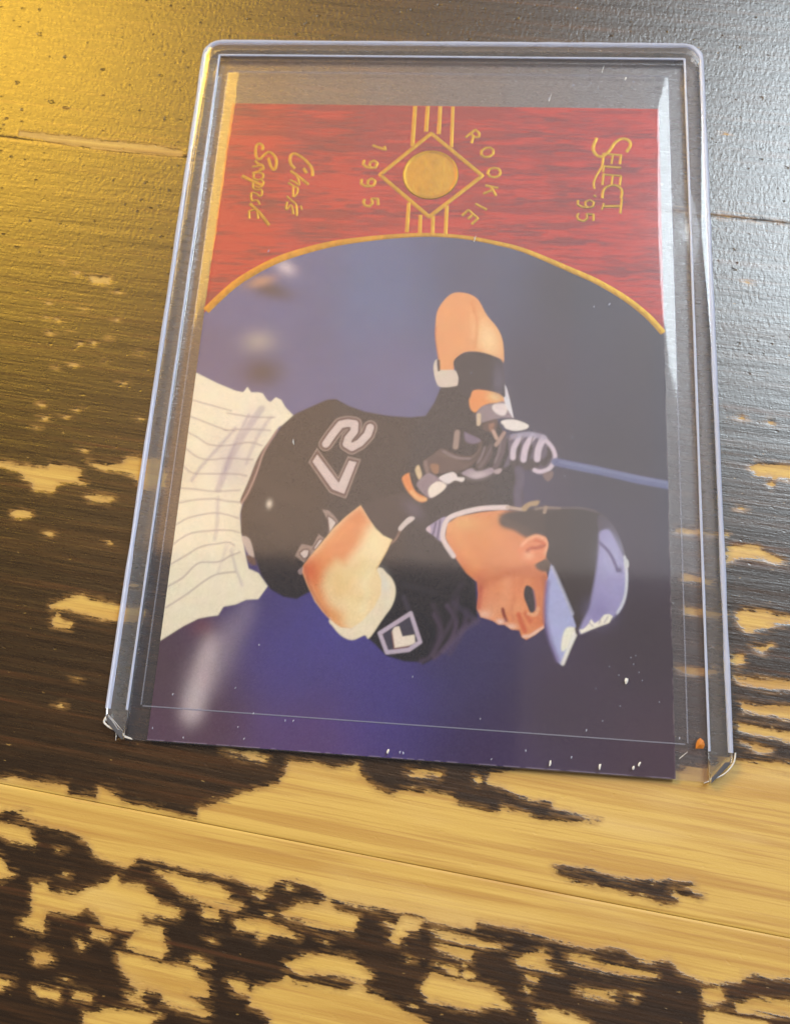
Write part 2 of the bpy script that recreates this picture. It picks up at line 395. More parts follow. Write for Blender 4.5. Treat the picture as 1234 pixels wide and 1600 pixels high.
WORN = [
 Q("-64.74,39.47 -57.31,38.73 -50.31,38.01 -43.40,37.39 -38.74,36.68 -38.63,35.87 -43.20,36.04 -50.06,36.53 -57.09,37.51 -64.59,38.71"),
 Q("-49.75,-50.06 -48.14,-49.71 -46.12,-50.06 -44.70,-50.20 -41.38,-50.21 -40.94,-51.15 -39.25,-51.39 -37.31,-51.49 -36.99,-50.15 -34.67,-50.95 -34.02,-51.62 -30.19,-51.82 -26.59,-52.51 -24.70,-52.61 -24.45,-51.42 -22.24,-50.91 -20.23,-49.82 -16.25,-48.60 -15.19,-48.29 -14.26,-46.91 -14.12,-45.70 -11.44,-45.76 -8.21,-46.14 -5.87,-45.50 -5.40,-46.54 -3.59,-47.84 -1.45,-48.51 0.60,-47.90 3.20,-47.96 5.54,-48.14 6.60,-48.88 11.24,-49.60 11.73,-48.87 14.39,-49.49 16.49,-49.91 20.02,-49.89 22.52,-49.75 23.08,-49.51 17.73,-48.45 17.47,-47.77 15.44,-47.87 13.90,-47.51 12.18,-46.75 10.11,-46.30 9.70,-45.56 14.29,-44.49 18.96,-44.17 31.63,-44.01 33.16,-43.21 34.67,-43.10 38.91,-43.05 41.18,-42.43 43.14,-42.76 46.55,-43.33 45.16,-63.74 43.64,-63.66 38.65,-63.55 38.14,-64.31 35.31,-64.74 34.14,-64.63 32.04,-63.97 30.65,-62.83 29.22,-62.95 28.97,-63.39 27.30,-63.10 25.88,-62.16 23.47,-62.14 22.26,-62.45 20.08,-62.20 17.40,-61.77 14.21,-61.16 14.64,-61.13 9.35,-60.78 8.64,-61.59 5.16,-61.43 2.37,-60.78 -1.17,-60.40 -4.73,-60.23 -8.59,-59.75 -9.45,-58.81 -12.08,-58.23 -14.39,-58.40 -15.08,-59.24 -16.63,-59.24 -17.30,-59.18 -19.19,-58.54 -22.38,-58.21 -24.49,-58.14 -26.66,-57.73 -29.37,-57.36 -31.00,-57.13 -32.14,-58.36 -34.61,-57.97 -36.62,-57.20 -37.61,-56.11 -39.69,-55.09 -42.76,-54.72 -45.62,-54.10 -46.82,-53.59 -45.23,-53.24 -47.46,-53.16 -48.53,-53.35 -49.03,-53.63 -53.58,-53.11 -54.28,-49.89"),
 Q("-50.52,-54.45 -48.79,-54.80 -45.42,-55.15 -43.98,-56.92 -46.77,-56.66 -48.51,-56.20 -50.23,-55.85"),
 Q("-48.94,-58.10 -48.02,-58.61 -46.07,-60.20 -47.60,-60.66 -48.69,-60.63"),
 Q("-43.49,-60.92 -41.90,-60.80 -41.22,-61.55 -38.53,-61.68 -36.03,-60.70 -34.51,-60.25 -33.60,-59.27 -32.67,-60.11 -30.27,-60.16 -28.80,-61.17 -27.91,-61.89 -25.50,-62.26 -25.39,-63.03 -27.46,-63.19 -30.08,-63.17 -28.83,-64.51 -30.88,-64.78 -34.06,-64.58 -35.60,-63.26 -36.46,-62.88 -37.89,-63.77 -41.36,-63.70 -41.38,-65.71 -42.60,-65.58 -44.31,-65.05 -43.12,-64.28"),
 Q("-28.90,-58.69 -26.53,-58.63 -24.37,-59.04 -21.17,-59.47 -19.77,-60.26 -19.96,-60.84 -18.09,-61.25 -18.80,-61.86 -21.98,-61.32 -24.92,-60.77 -26.36,-59.86"),
 Q("-22.69,-61.82 -20.89,-61.69 -20.63,-62.77 -22.31,-62.79"),
 Q("-28.86,-64.29 -27.30,-64.28 -26.87,-65.45 -26.33,-66.50 -26.88,-67.20 -29.26,-66.84 -31.14,-66.45 -30.55,-65.19"),
 Q("-32.19,-67.18 -29.47,-67.18 -26.78,-67.84 -23.20,-67.77 -22.42,-68.77 -21.36,-69.12 -20.65,-70.65 -22.31,-70.57 -23.60,-70.46 -22.22,-71.30 -20.46,-72.21 -21.30,-72.48 -24.16,-71.88 -26.14,-71.41 -26.39,-70.59 -27.93,-70.50 -28.91,-70.79 -30.38,-69.63 -31.28,-68.84"),
 Q("-35.16,-73.42 -32.19,-72.75 -29.13,-72.71 -26.07,-72.77 -27.20,-73.68 -26.66,-75.63 -34.16,-76.26"),
 Q("-35.56,-65.03 -33.15,-65.29 -33.32,-65.85 -35.30,-65.79"),
 Q("-37.06,-66.25 -35.71,-66.48 -36.54,-66.98"),
 Q("-42.01,-68.00 -40.61,-67.74 -39.54,-68.53 -41.70,-68.92"),
 Q("-46.66,-70.51 -45.54,-70.85 -43.94,-70.94 -45.34,-71.81 -46.44,-71.57"),
 Q("-41.52,-71.28 -38.38,-71.35 -38.22,-72.19 -40.57,-72.17"),
 Q("-36.55,-71.41 -34.43,-71.67 -34.62,-72.11 -36.45,-71.94"),
 Q("-23.54,-67.15 -22.56,-66.74 -20.92,-67.58 -22.14,-68.00"),
 Q("-18.69,-62.73 -14.74,-62.65 -14.70,-62.75 -11.01,-63.89 -12.29,-63.88 -14.57,-63.95 -15.53,-64.56 -16.08,-64.17 -15.42,-64.45 -16.01,-63.73 -18.32,-63.69"),
 Q("-16.95,-59.94 -15.14,-59.91 -15.86,-60.46"),
 Q("-18.84,-68.91 -17.20,-68.89 -16.12,-69.54 -14.07,-68.95 -12.58,-68.41 -12.14,-67.84 -11.07,-68.50 -8.07,-68.46 -5.55,-68.78 -3.87,-68.12 -2.58,-68.75 -0.57,-69.32 1.44,-70.19 3.93,-71.09 4.01,-72.44 -13.01,-73.86 -13.72,-71.86 -15.30,-71.15 -15.95,-71.00 -16.04,-70.17 -17.84,-69.89"),
 Q("-30.53,-71.14 -28.86,-71.17 -27.96,-72.03 -29.80,-71.71"),
 Q("-13.67,-61.57 -12.29,-61.25 -11.84,-60.66 -9.29,-60.58 -8.06,-60.04 -6.97,-60.84 -4.52,-61.31 -4.79,-62.75 -7.30,-62.94 -10.13,-62.51 -12.47,-62.03"),
 Q("-12.38,-66.69 -10.08,-65.75 -8.34,-65.40 -4.80,-65.76 -3.24,-66.59 -2.45,-67.17 -3.15,-67.75 -5.16,-67.49 -7.43,-67.25 -10.66,-67.51"),
 Q("-1.47,-61.62 -0.07,-61.84 1.12,-60.88 2.90,-61.28 2.45,-62.08 0.98,-62.62 0.29,-63.65 -0.60,-63.39 -0.03,-62.49"),
 Q("3.15,-67.97 4.17,-66.32 5.90,-66.60 9.09,-66.86 11.29,-67.21 13.27,-68.91 11.58,-68.74 9.19,-69.45 6.26,-69.07 4.06,-68.94"),
 Q("3.94,-62.07 6.44,-62.20 8.18,-62.49 12.62,-62.89 10.18,-63.19 7.71,-63.06 5.47,-62.70"),
 Q("4.52,-63.53 6.50,-63.69 8.73,-63.84 8.76,-64.68 7.53,-64.57 5.29,-64.21"),
 Q("7.79,-65.08 9.07,-66.24 8.10,-66.48"), Q("4.61,-65.33 7.32,-65.49 7.10,-66.04"),
 Q("13.39,-64.10 14.27,-63.97 16.69,-63.14 17.43,-63.68 16.22,-64.19 18.65,-64.84 16.72,-64.83 14.29,-64.81"),
 Q("19.24,-63.53 22.02,-63.35 22.98,-63.91 25.86,-64.09 29.18,-64.51 27.28,-64.73 23.94,-64.48 21.54,-64.25 20.09,-64.05"),
 Q("20.35,-66.62 23.45,-66.53 24.40,-67.23 21.54,-67.16"),
 Q("34.24,-65.24 36.23,-65.18 36.42,-66.29 35.23,-66.79 34.31,-66.46"),
 Q("37.69,-66.59 39.92,-66.00 44.57,-65.72 44.48,-67.04 40.79,-67.15 37.77,-67.29"),
 Q("34.39,-67.37 36.83,-67.57 40.98,-67.73 40.89,-69.34 34.19,-69.90"),
 Q("15.82,-68.70 17.97,-68.72 19.88,-68.97 21.78,-69.61 21.55,-70.96 17.29,-71.32"),
 Q("14.79,-65.57 16.13,-65.88 16.02,-66.30 15.04,-65.97"), Q("14.70,-67.03 15.55,-67.07 15.31,-67.40"), Q("26.30,-66.71 27.25,-66.32 26.77,-66.92"),
 Q("42.33,-7.41 43.26,-6.90 48.04,-6.99 47.93,-8.68 44.98,-8.21 43.19,-8.14"),
 Q("44.32,-9.31 45.08,-8.97 44.89,-9.74"),
 Q("38.86,-17.82 39.77,-17.33 42.70,-17.32 43.82,-18.14 45.95,-18.90 44.63,-19.12 42.63,-18.50 40.58,-18.61 38.80,-19.29"),
 Q("39.68,-25.54 40.57,-24.92 43.72,-24.88 44.55,-25.40 46.83,-25.41 46.79,-25.97 44.21,-26.40 43.03,-27.02 40.73,-27.44 39.92,-26.37"),
 Q("41.22,-29.07 42.91,-29.25 43.78,-28.78 42.59,-29.81"),
 Q("38.87,-30.53 40.16,-30.29 40.27,-31.00 38.99,-31.18"),
 Q("39.05,-32.81 41.86,-32.91 46.33,-32.98 46.28,-33.79 42.93,-33.78 39.87,-33.38"),
 Q("39.75,-35.80 42.54,-35.89 46.15,-35.79 46.06,-37.12 42.49,-36.74 40.00,-36.50"),
 Q("39.09,-38.04 41.02,-38.18 45.96,-38.69 45.90,-39.61 42.08,-39.03 39.33,-38.79"),
 Q("39.55,-39.95 41.47,-40.24 43.10,-40.57 41.43,-40.91"),
 Q("32.73,-15.63 35.70,-15.68 38.94,-15.99 35.69,-16.10 32.72,-16.07"), Q("33.46,-21.18 37.09,-21.70 36.64,-22.07 33.44,-21.75"), Q("33.34,-25.11 38.52,-25.66 37.64,-25.94 33.32,-25.68"), Q("32.27,-32.22 37.39,-31.99 36.23,-32.80 32.82,-32.73"),
 Q("37.25,-42.12 45.73,-42.06 45.67,-43.09 37.18,-43.67"),
 Q("-59.08,-11.09 -57.60,-11.32 -53.95,-11.65 -50.85,-11.74 -50.46,-11.26 -46.61,-11.65 -46.05,-12.19 -46.28,-12.88 -45.10,-13.62 -47.00,-13.48 -48.82,-13.80 -49.57,-14.85 -52.17,-14.75 -52.60,-13.75 -53.65,-13.23 -54.76,-12.38 -57.49,-11.86 -58.97,-11.66"),
 Q("-45.14,-10.60 -43.45,-10.89 -40.65,-10.80 -39.84,-9.97 -38.23,-9.78 -35.18,-9.87 -34.31,-11.86 -34.19,-13.54 -37.14,-13.91 -38.55,-12.29 -40.04,-11.68 -42.87,-11.54"),
 Q("-44.73,-15.10 -43.69,-15.05 -40.85,-15.31 -41.71,-15.76 -44.03,-15.76"),
 Q("-54.60,-18.00 -53.96,-17.70 -52.08,-17.69 -51.84,-18.35 -54.01,-18.59"),
 Q("-49.56,16.04 -46.54,15.97 -46.54,15.20 -48.80,15.26"),
 Q("-47.14,-29.47 -45.26,-28.55 -43.03,-27.88 -42.07,-28.37 -38.20,-28.96 -34.68,-29.29 -34.56,-30.09 -36.18,-30.72 -39.66,-30.65 -42.04,-30.25 -45.04,-29.75 -46.78,-29.85"),
 Q("-46.51,-31.32 -46.06,-30.62 -45.07,-31.23 -44.02,-31.44 -44.06,-32.03 -46.10,-31.96"),
 Q("-22.45,-44.89 -18.92,-44.90 -16.70,-45.48 -17.18,-45.99 -20.21,-45.47"),
 
 Q("0.20,-45.68 4.39,-45.75 4.15,-46.17 1.02,-46.22"), Q("8.42,-45.83 9.07,-45.98 8.83,-46.63"),
]
KEPT = [Q("17.56,-54.68 19.05,-54.46 22.52,-54.64 24.49,-55.16 26.45,-55.34 28.65,-54.96 29.38,-55.23 30.36,-54.89 33.52,-54.92 33.75,-55.34 32.77,-55.63 34.68,-56.46 33.94,-56.73 31.31,-55.96 30.82,-56.21 31.77,-56.79 31.63,-57.34 29.82,-57.37 27.89,-56.87 25.70,-56.60 23.50,-56.33 19.55,-55.75 18.06,-55.20")]
FLECKS = Q("-53.88,18.31 -51.54,16.55 -44.96,13.91 -54.97,11.79 -54.82,9.63 -53.16,9.43 -49.57,10.95 -44.41,9.74 -54.03,7.39 -51.24,7.74 -49.20,5.94 -47.38,6.14 -44.93,6.85 -52.00,2.39 -49.49,2.73 -45.21,3.39 -42.08,0.48 -53.18,-3.09 -48.02,-3.58 -49.41,-4.59 -52.47,-4.96 -53.30,-6.29 -40.47,4.91 -46.11,-9.11 -38.92,-4.49 -40.64,-21.13 -48.96,-20.44 -41.98,-38.13 -43.69,-41.25 -36.59,-26.24 -40.83,-57.09 -39.68,-59.72 -21.25,-65.01 -37.67,-70.22 -12.77,-59.06 -14.78,-61.99 -7.95,-64.19 1.62,-65.04 2.39,-69.59 41.17,41.01 43.32,18.13 24.64,-66.53 35.96,-48.30 41.44,-0.85 45.23,-1.33 40.87,-12.66")
# the wear goes on beyond the picture
r2 = random.Random(11)
for k in range(150):
    while True:
        x, y = r2.uniform(-135, 135), r2.uniform(-120, 120)
        if abs(x + 5) > 62 + 14 * (y > 0) or y < -78 or y > 68:
            break
    rr = r2.uniform(0.8, 5.5) * (1.4 if y < -40 else 0.8)
    n = r2.randint(7, 12)
    WORN.append(np.array([[x + rr * 1.8 * math.cos(a) * r2.uniform(.5, 1.2), y + rr * 0.5 * math.sin(a) * r2.uniform(.5, 1.2) - 0.1 * rr * math.cos(a)]
                          for a in [2 * math.pi * i / n for i in range(n)]]))

table = empty("plank_table")
tag(table, "worn dark-stained plank table top under the card holder, raw pine showing through", "table")

def axis(lo, hi, a, b, fine, coarse):
    """coordinates fine between a and b, coarse outside"""
    a = max(a, lo); b = min(b, hi)
    parts = []
    if a > lo: parts.append(np.linspace(lo, a, max(2, int((a - lo) / coarse)), endpoint=False))
    parts.append(np.linspace(a, b, max(2, int((b - a) / fine)) + 1))
    if b < hi: parts.append(np.linspace(b, hi, max(2, int((hi - b) / coarse)) + 1)[1:])
    return np.concatenate(parts)

J1 = float(to_plank(Q("-67.92,39.62 -38.54,35.80 1.61,31.12 39.52,27.64"))[:, 1].mean())
J2 = float(to_plank(Q("-25.13,-53.08 -17.26,-53.67 -1.05,-55.84 14.55,-56.83 31.79,-58.27 43.89,-59.64"))[:, 1].mean())
PL = [("plank", J1 + 0.004, J1 + 92.0), ("plank", J2 + 0.03, J1 - 0.004), ("plank", J2 - 92.0, J2 - 0.03)]
worn_p = [to_plank(p) for p in WORN]
kept_p = [to_plank(p) for p in KEPT]
fleck_p = to_plank(FLECKS)
for pi_, (nm, v0, v1) in enumerate(PL):
    us = axis(-150, 150, -78, 60, 0.30, 2.0)
    vs = axis(v0, v1, -82, 72, 0.30, 2.0)
    vs = np.unique(np.concatenate([vs, v0 + np.array([0.05, 0.12, 0.22, 0.35, 0.5]), v1 - np.array([0.05, 0.12, 0.22, 0.35, 0.5])]))
    U, V = np.meshgrid(us, vs)
    S_ = np.full(U.shape, -3.0)
    def local(P, mar, fn):
        lo = P.min(0) - mar; hi = P.max(0) + mar
        i0, i1 = np.searchsorted(us, [lo[0], hi[0]]); j0, j1 = np.searchsorted(vs, [lo[1], hi[1]])
        if i1 <= i0 or j1 <= j0: return
        sl = (slice(j0, j1), slice(i0, i1))
        fn(sl, U[sl], V[sl])
    for P in worn_p:
        def f(sl, a, b, P=P): S_[sl] = np.maximum(S_[sl], np.clip(sdf(a, b, P) + 0.10, -3, 3))
        local(P, 3, f)
    for P in kept_p:
        def f(sl, a, b, P=P): S_[sl] = np.minimum(S_[sl], -sdf(a, b, P))
        local(P, 3, f)
    for i, c in enumerate(fleck_p):
        def f(sl, a, b, c=c, i=i):
            S_[sl] = np.maximum(S_[sl], 0.16 + 0.06 * (i % 3) - np.hypot((a - c[0]) * 0.6, (b - c[1]) * 1.3))
        local(c[None], 3, f)
    edge = np.minimum(V - v0, v1 - V)
    if pi_ < 2:
        je = (V - v0) if pi_ == 0 else (v1 - V)
        S_ = np.maximum(S_, np.where(je < 1.2, -0.22 - 0.5 * je - 0.3 * (vnoise(U, V, .18, .4, 15) - .5), -3.0))
    wearm = smooth(-0.1, 0.2, S_)
    rb = 0.55 if pi_ != 2 else 0.30
    eu = np.where(v1 - V < V - v0, 1.0, 0.0)                       # 1 near the upper edge
    at_j1 = (eu if pi_ == 1 else (1 - eu) if pi_ == 0 else 0 * eu)
    Z = -(0.05 * at_j1 + 0.07 * (1 - at_j1)) * np.clip(1 - edge / rb, 0, 1) ** 2.0 - 0.05 * wearm + 0.02 * (vnoise(U, V, .05, .9, 3) - .5)
    if pi_ == 0:
        Z -= 0.0
    # skirt down the plank's long sides
    U = np.vstack([U[:1], U, U[-1:]]); V = np.vstack([V[:1], V, V[-1:]]); Z = np.vstack([np.full((1, len(us)), -6.0), Z, np.full((1, len(us)), -6.0)])
    S_ = np.vstack([S_[:1], S_, S_[-1:]])
    Z = Z - 0.03
    o = grid_obj(nm, U, V, Z, MAT_WOOD, table)
    o.rotation_euler = (0, 0, GA)
    at = o.data.attributes.new("wear", 'FLOAT', 'POINT')
    at.data.foreach_set("value", S_.ravel().astype(np.float32))
    at = o.data.attributes.new("pebble", 'FLOAT', 'POINT')
    at.data.foreach_set("value", (0.22 + 0.78 * smooth(-8, 30, V + 6 * (vnoise(U, V, .06, .1, 9) - .5))).ravel().astype(np.float32))

# ------------------------------------------------------------------ card: printed face
ZC0, ZC1 = 0.46, 0.80                        # underside and face of the card
card = empty("baseball_card", (0, 0, ZC0 * MM))
tag(card, "baseball card with batter in black 27 jersey and red gold-foil end, inside the clear holder", "card")
HX, HY = 31.75, 44.45
NX, NY = 620, 868
gx = np.linspace(-HX, HX, NX); gy = np.linspace(-HY, HY, NY)
GX, GY = np.meshgrid(gx, gy)
INK = np.zeros((NY, NX, 3))

def window(P, mar):
    lo = P.min(0) - mar; hi = P.max(0) + mar
    i0, i1 = np.searchsorted(gx, [lo[0], hi[0]]); j0, j1 = np.searchsorted(gy, [lo[1], hi[1]])
    return (slice(j0, j1), slice(i0, i1))

CLIP = None
def put(sl, a, col):
    if CLIP is not None:
        a = a * CLIP[sl]
    c = srgb(*col) if not isinstance(col, np.ndarray) else col
    INK[sl] = INK[sl] * (1 - a[..., None]) + c * a[..., None]

def poly(P, col, soft=0.10, sm=True, op=1.0):
    P = catmull(P, True, 5) if sm else P
    sl = window(P, soft * 3 + 0.3)
    d = sdf(GX[sl], GY[sl], P)
    put(sl, smooth(-soft, soft, d) * op, col)

def stroke(P, w, col, soft=0.08, sm=True, op=1.0, closed=False):
    P = catmull(P, closed, 5) if sm and len(P) > 2 else P
    sl = window(P, w + soft * 3 + 0.3)
    d = w / 2 - seg_dist(GX[sl], GY[sl], P, closed)
    put(sl, smooth(-soft, soft, d) * op, col)

def blob(c, rx, ry, col, op=1.0, rot=0.0):
    c = c.ravel()
    sl = window(c[None], 3.2 * max(rx, ry))
    x = GX[sl] - c[0]; y = GY[sl] - c[1]
    k, s = math.cos(rot), math.sin(rot)
    a = np.exp(-(((x * k + y * s) / rx) ** 2 + ((-x * s + y * k) / ry) ** 2))
    put(sl, np.clip(a * op, 0, 1), col)

# --- blurred stadium background: colours blended between sample points
samples = [
 (Q("-6.58,15.35"), (84, 108, 162)), (Q("-24.54,12.86"), (94, 104, 162)), (Q("-28.88,3.35"), (100, 98, 146)), (Q("-3.90,1.63"), (96, 100, 150)),
 (Q("7.59,18.66"), (72, 84, 122)), (Q("19.98,16.21"), (50, 58, 80)), (Q("25.02,-5.78"), (40, 38, 56)), (Q("27.92,-29.27"), (42, 34, 48)),
 (Q("18.72,-38.54"), (50, 38, 62)), (Q("-3.00,-37.04"), (74, 64, 146)), (Q("-15.15,-34.84"), (76, 68, 146)), (Q("-24.00,-42.02"), (92, 66, 84)),
 (Q("-30.84,-36.55"), (88, 66, 78)), (Q("-12.00,-42.68"), (90, 66, 118)), (Q("6.18,-32.05"), (60, 54, 100)), (Q("30.18,6.52"), (46, 46, 64)),
 (Q("15.82,2.42"), (50, 50, 76)), (Q("29.92,-42.68"), (60, 42, 62)), (Q("-8.45,-28.38"), (74, 70, 158)), (Q("9.70,-43.35"), (58, 42, 84))]
num = np.zeros((NY, NX, 3)); den = np.zeros((NY, NX))
for c, col in samples:
    c = c.ravel()
    w = 1.0 / ((GX - c[0]) ** 2 + (GY - c[1]) ** 2 + 25.0) ** 1.6
    num += w[..., None] * srgb(*col); den += w
INK[:] = num / den[..., None]
INK *= (0.90 + 0.2 * vnoise(GX, GY, .12, .12, 21))[..., None]
blob(Q("-22.63,14.63"), 3.2, 1.3, (66, 52, 50), 0.8, -0.3)
blob(Q("-20.78,17.99"), 1.6, 1.0, (205, 195, 215), 0.9, -0.5)
blob(Q("-24.17,15.83"), 2.0, 0.8, (196, 150, 130), 0.85, 0.3)
blob(Q("-23.49,6.89"), 2.3, 1.6, (170, 164, 170), 0.85)
blob(Q("-22.40,2.56"), 2.9, 2.2, (70, 58, 62), 0.85)
blob(Q("-26.47,-31.05"), 1.6, 1.3, (120, 70, 80), 0.6)
for i, t in enumerate(np.linspace(0, 1, 9)):
    a = Q("-21.03,-28.46").ravel(); b = Q("-26.68,-41.18").ravel(); mid = Q("-26.15,-36.16").ravel()
    p = (1 - t) ** 2 * a + 2 * t * (1 - t) * mid + t * t * b
    blob(p, 1.2 + 1.0 * math.sin(math.pi * min(1, t * 1.1)) + 0.2, 1.6, (206, 196, 214), 0.16 + 0.22 * t)
for t in np.linspace(0, 1, 6):
    a = Q("-25.19,-32.91").ravel(); b = Q("-26.60,-40.56").ravel()
    blob(a * (1 - t) + b * t, 1.3, 1.5, (226, 214, 226), 0.30)

# --- trousers
poly(Q("-38.05,3.92 -32.07,2.27 -30.44,1.56 -28.49,0.72 -25.95,-0.19 -24.86,-0.36 -24.35,0.42 -23.75,-0.32 -22.76,-0.28 -22.14,-0.40 -21.44,-1.29 -20.96,-1.57 -20.28,-0.87 -19.49,-1.21 -18.79,-2.23 -17.41,-3.46 -18.25,-4.60 -19.41,-4.86 -20.42,-6.62 -21.26,-8.43 -21.91,-10.49 -22.50,-13.11 -23.23,-15.14 -23.38,-16.84 -22.86,-19.33 -21.88,-22.31 -21.46,-23.51 -20.12,-23.98 -18.73,-25.52 -19.77,-27.18 -21.30,-27.34 -22.63,-28.00 -24.15,-28.35 -24.72,-29.45 -25.83,-29.64 -27.20,-29.98 -29.04,-31.01 -31.87,-32.99 -33.72,-33.85"), (241, 237, 222), 0.10, sm=False)
blob(Q("-25.40,-9.78"), 2.6, 3.6, (196, 188, 206), 0.62, 0.2)
blob(Q("-23.02,-4.66"), 2.0, 2.6, (206, 198, 216), 0.50)
blob(Q("-31.12,-11.51"), 2.2, 3.0, (224, 214, 196), 0.40)
for p, w, o in [(Q("-22.06,-2.52 -23.81,-5.59 -25.47,-9.20 -26.70,-13.60"), 0.9, .45), (Q("-25.33,-5.36 -27.39,-8.12 -29.42,-10.85 -30.38,-12.63"), 0.45, .5), (Q("-23.75,-3.50 -25.12,-7.13 -26.11,-11.27"), 0.35, .5),
             (Q("-20.73,-3.67 -22.22,-6.41 -23.30,-9.98"), 0.5, .4), (Q("-26.56,-14.74 -26.28,-18.11 -26.33,-20.07"), 0.5, .35), (Q("-24.01,-21.33 -23.18,-23.47 -22.07,-25.57"), 0.35, .4), (Q("-24.65,-20.81 -25.38,-24.13"), .3, .25)]:
    stroke(p, w, (160, 150, 178), 0.25, op=o)
for p in [Q("-31.84,-1.72 -29.02,-2.36 -26.22,-3.00"), Q("-32.00,-3.91 -28.99,-4.92 -26.49,-5.71"), Q("-32.01,-6.10 -30.24,-6.91 -28.63,-7.73 -26.24,-7.77 -23.32,-7.20 -21.50,-7.56"), Q("-31.86,-8.32 -30.21,-9.42 -28.37,-9.78 -26.03,-9.46 -22.47,-9.50"),
          Q("-32.00,-10.53 -30.51,-11.62 -27.84,-11.64 -24.60,-11.49 -23.10,-11.71"), Q("-32.01,-13.72 -29.93,-13.76 -27.25,-13.92 -23.76,-13.60"), Q("-32.02,-15.72 -29.74,-15.18 -27.13,-14.91 -25.34,-15.11 -23.58,-15.16"), Q("-31.78,-18.54 -30.02,-17.46 -26.89,-16.74 -24.83,-16.92 -23.48,-17.27"),
          Q("-31.81,-21.05 -29.74,-19.55 -26.61,-18.97 -24.30,-18.85 -23.26,-19.07"), Q("-31.93,-23.67 -29.67,-22.18 -28.08,-21.13 -25.83,-20.59 -24.41,-20.38 -23.64,-20.76"), Q("-31.83,-26.38 -29.86,-25.05 -28.09,-23.19 -25.54,-22.91 -23.92,-22.01 -22.83,-21.54"),
          Q("-31.61,-28.91 -29.01,-27.03 -26.95,-25.30 -25.35,-24.40 -23.11,-24.01"), Q("-26.78,-3.32 -24.03,-3.66 -21.92,-3.72 -20.14,-3.64"), Q("-26.79,-5.72 -23.53,-5.43 -20.54,-5.45")]:
    stroke(p, 0.20, (156, 142, 156), 0.13, op=.60)

# --- black jersey
JER = Q("-17.77,-3.39 -17.45,-3.08 -15.46,-2.03 -13.18,-0.88 -12.00,-0.77 -10.15,-1.66 -8.03,-2.32 -4.76,-2.77 -1.83,-2.86 0.20,-2.56 1.27,-0.73 1.91,1.09 2.12,1.59 4.46,2.05 5.97,0.53 7.04,0.95 9.29,-2.08 10.79,-4.55 11.93,-7.71 13.09,-8.42 13.45,-13.76 11.81,-14.26 3.52,-16.36 4.85,-20.70 7.64,-23.57 8.03,-27.99 6.55,-29.33 5.29,-30.65 3.43,-32.61 1.53,-33.75 1.34,-33.48 -0.81,-33.48 -3.01,-32.98 -4.74,-31.56 -6.69,-30.19 -11.90,-26.26 -13.15,-25.87 -14.87,-26.90 -16.57,-26.73 -18.35,-25.90 -19.65,-24.36 -20.57,-22.51 -21.75,-20.93 -22.98,-19.06 -23.30,-16.28 -22.84,-13.99 -22.06,-10.50 -20.62,-7.52 -19.12,-4.79")
poly(JER, (34, 29, 32), 0.14, sm=False)
blob(Q("-16.53,-15.94"), 6, 6, (46, 38, 38), 0.35)
blob(Q("0.59,-19.92"), 5, 4, (44, 36, 36), 0.35)
poly(Q("-19.53,-5.16 -20.96,-8.41 -21.56,-11.06 -22.18,-13.38 -23.00,-15.13 -23.55,-14.88 -22.74,-12.27 -21.78,-9.03 -20.42,-6.62"), (92, 70, 72), 0.12)
stroke(Q("-19.65,-5.41 -21.11,-8.42 -21.82,-11.36 -22.58,-13.69 -23.33,-15.29"), 0.25, (170, 140, 136), 0.1)
poly(Q("-22.82,-19.66 -21.73,-19.83 -20.88,-22.04 -21.66,-21.75"), (196, 182, 180), 0.1)
poly(Q("-21.93,-21.90 -20.87,-22.12 -20.51,-23.05 -21.39,-22.83"), (110, 84, 76), 0.12)
for p, w, c, o in [(Q("4.24,-26.64 5.41,-28.39 4.71,-30.99 2.92,-32.88"), 0.5, (92, 74, 104), .7), (Q("6.71,-27.01 6.27,-29.62 4.77,-32.26"), 0.6, (84, 68, 100), .6), (Q("2.66,-27.77 3.58,-29.78 2.63,-32.39 1.33,-33.35"), 0.5, (88, 72, 98), .7),
                (Q("5.04,-26.33 7.00,-27.52 7.56,-28.00"), 0.7, (84, 72, 104), .6), (Q("-1.28,-25.90 -0.65,-27.18"), 0.6, (72, 66, 84), .6), (Q("8.03,-28.20 6.33,-29.34 4.05,-31.96"), 0.7, (96, 80, 112), .6),
                (Q("5.51,-25.61 4.96,-28.17 2.76,-32.44"), 0.5, (80, 66, 88), .6), (Q("2.46,-26.63 3.47,-29.09 2.31,-32.06"), 0.6, (66, 54, 70), .6), (Q("1.31,-28.10 2.79,-30.34 1.84,-32.69"), .5, (20, 18, 24), .7),
                (Q("6.03,-23.91 4.76,-26.08 5.38,-27.87"), .6, (62, 52, 68), .5), (Q("-1.38,-24.32 2.53,-25.16"), .8, (48, 44, 52), .5)]:
    stroke(p, w, c, 0.3, op=o)
blob(Q("6.65,-26.39"), 1.4, 1.4, (26, 22, 26), 0.7)
blob(Q("-19.64,-15.19"), 0.38, 0.55, (225, 215, 205), 1.0)

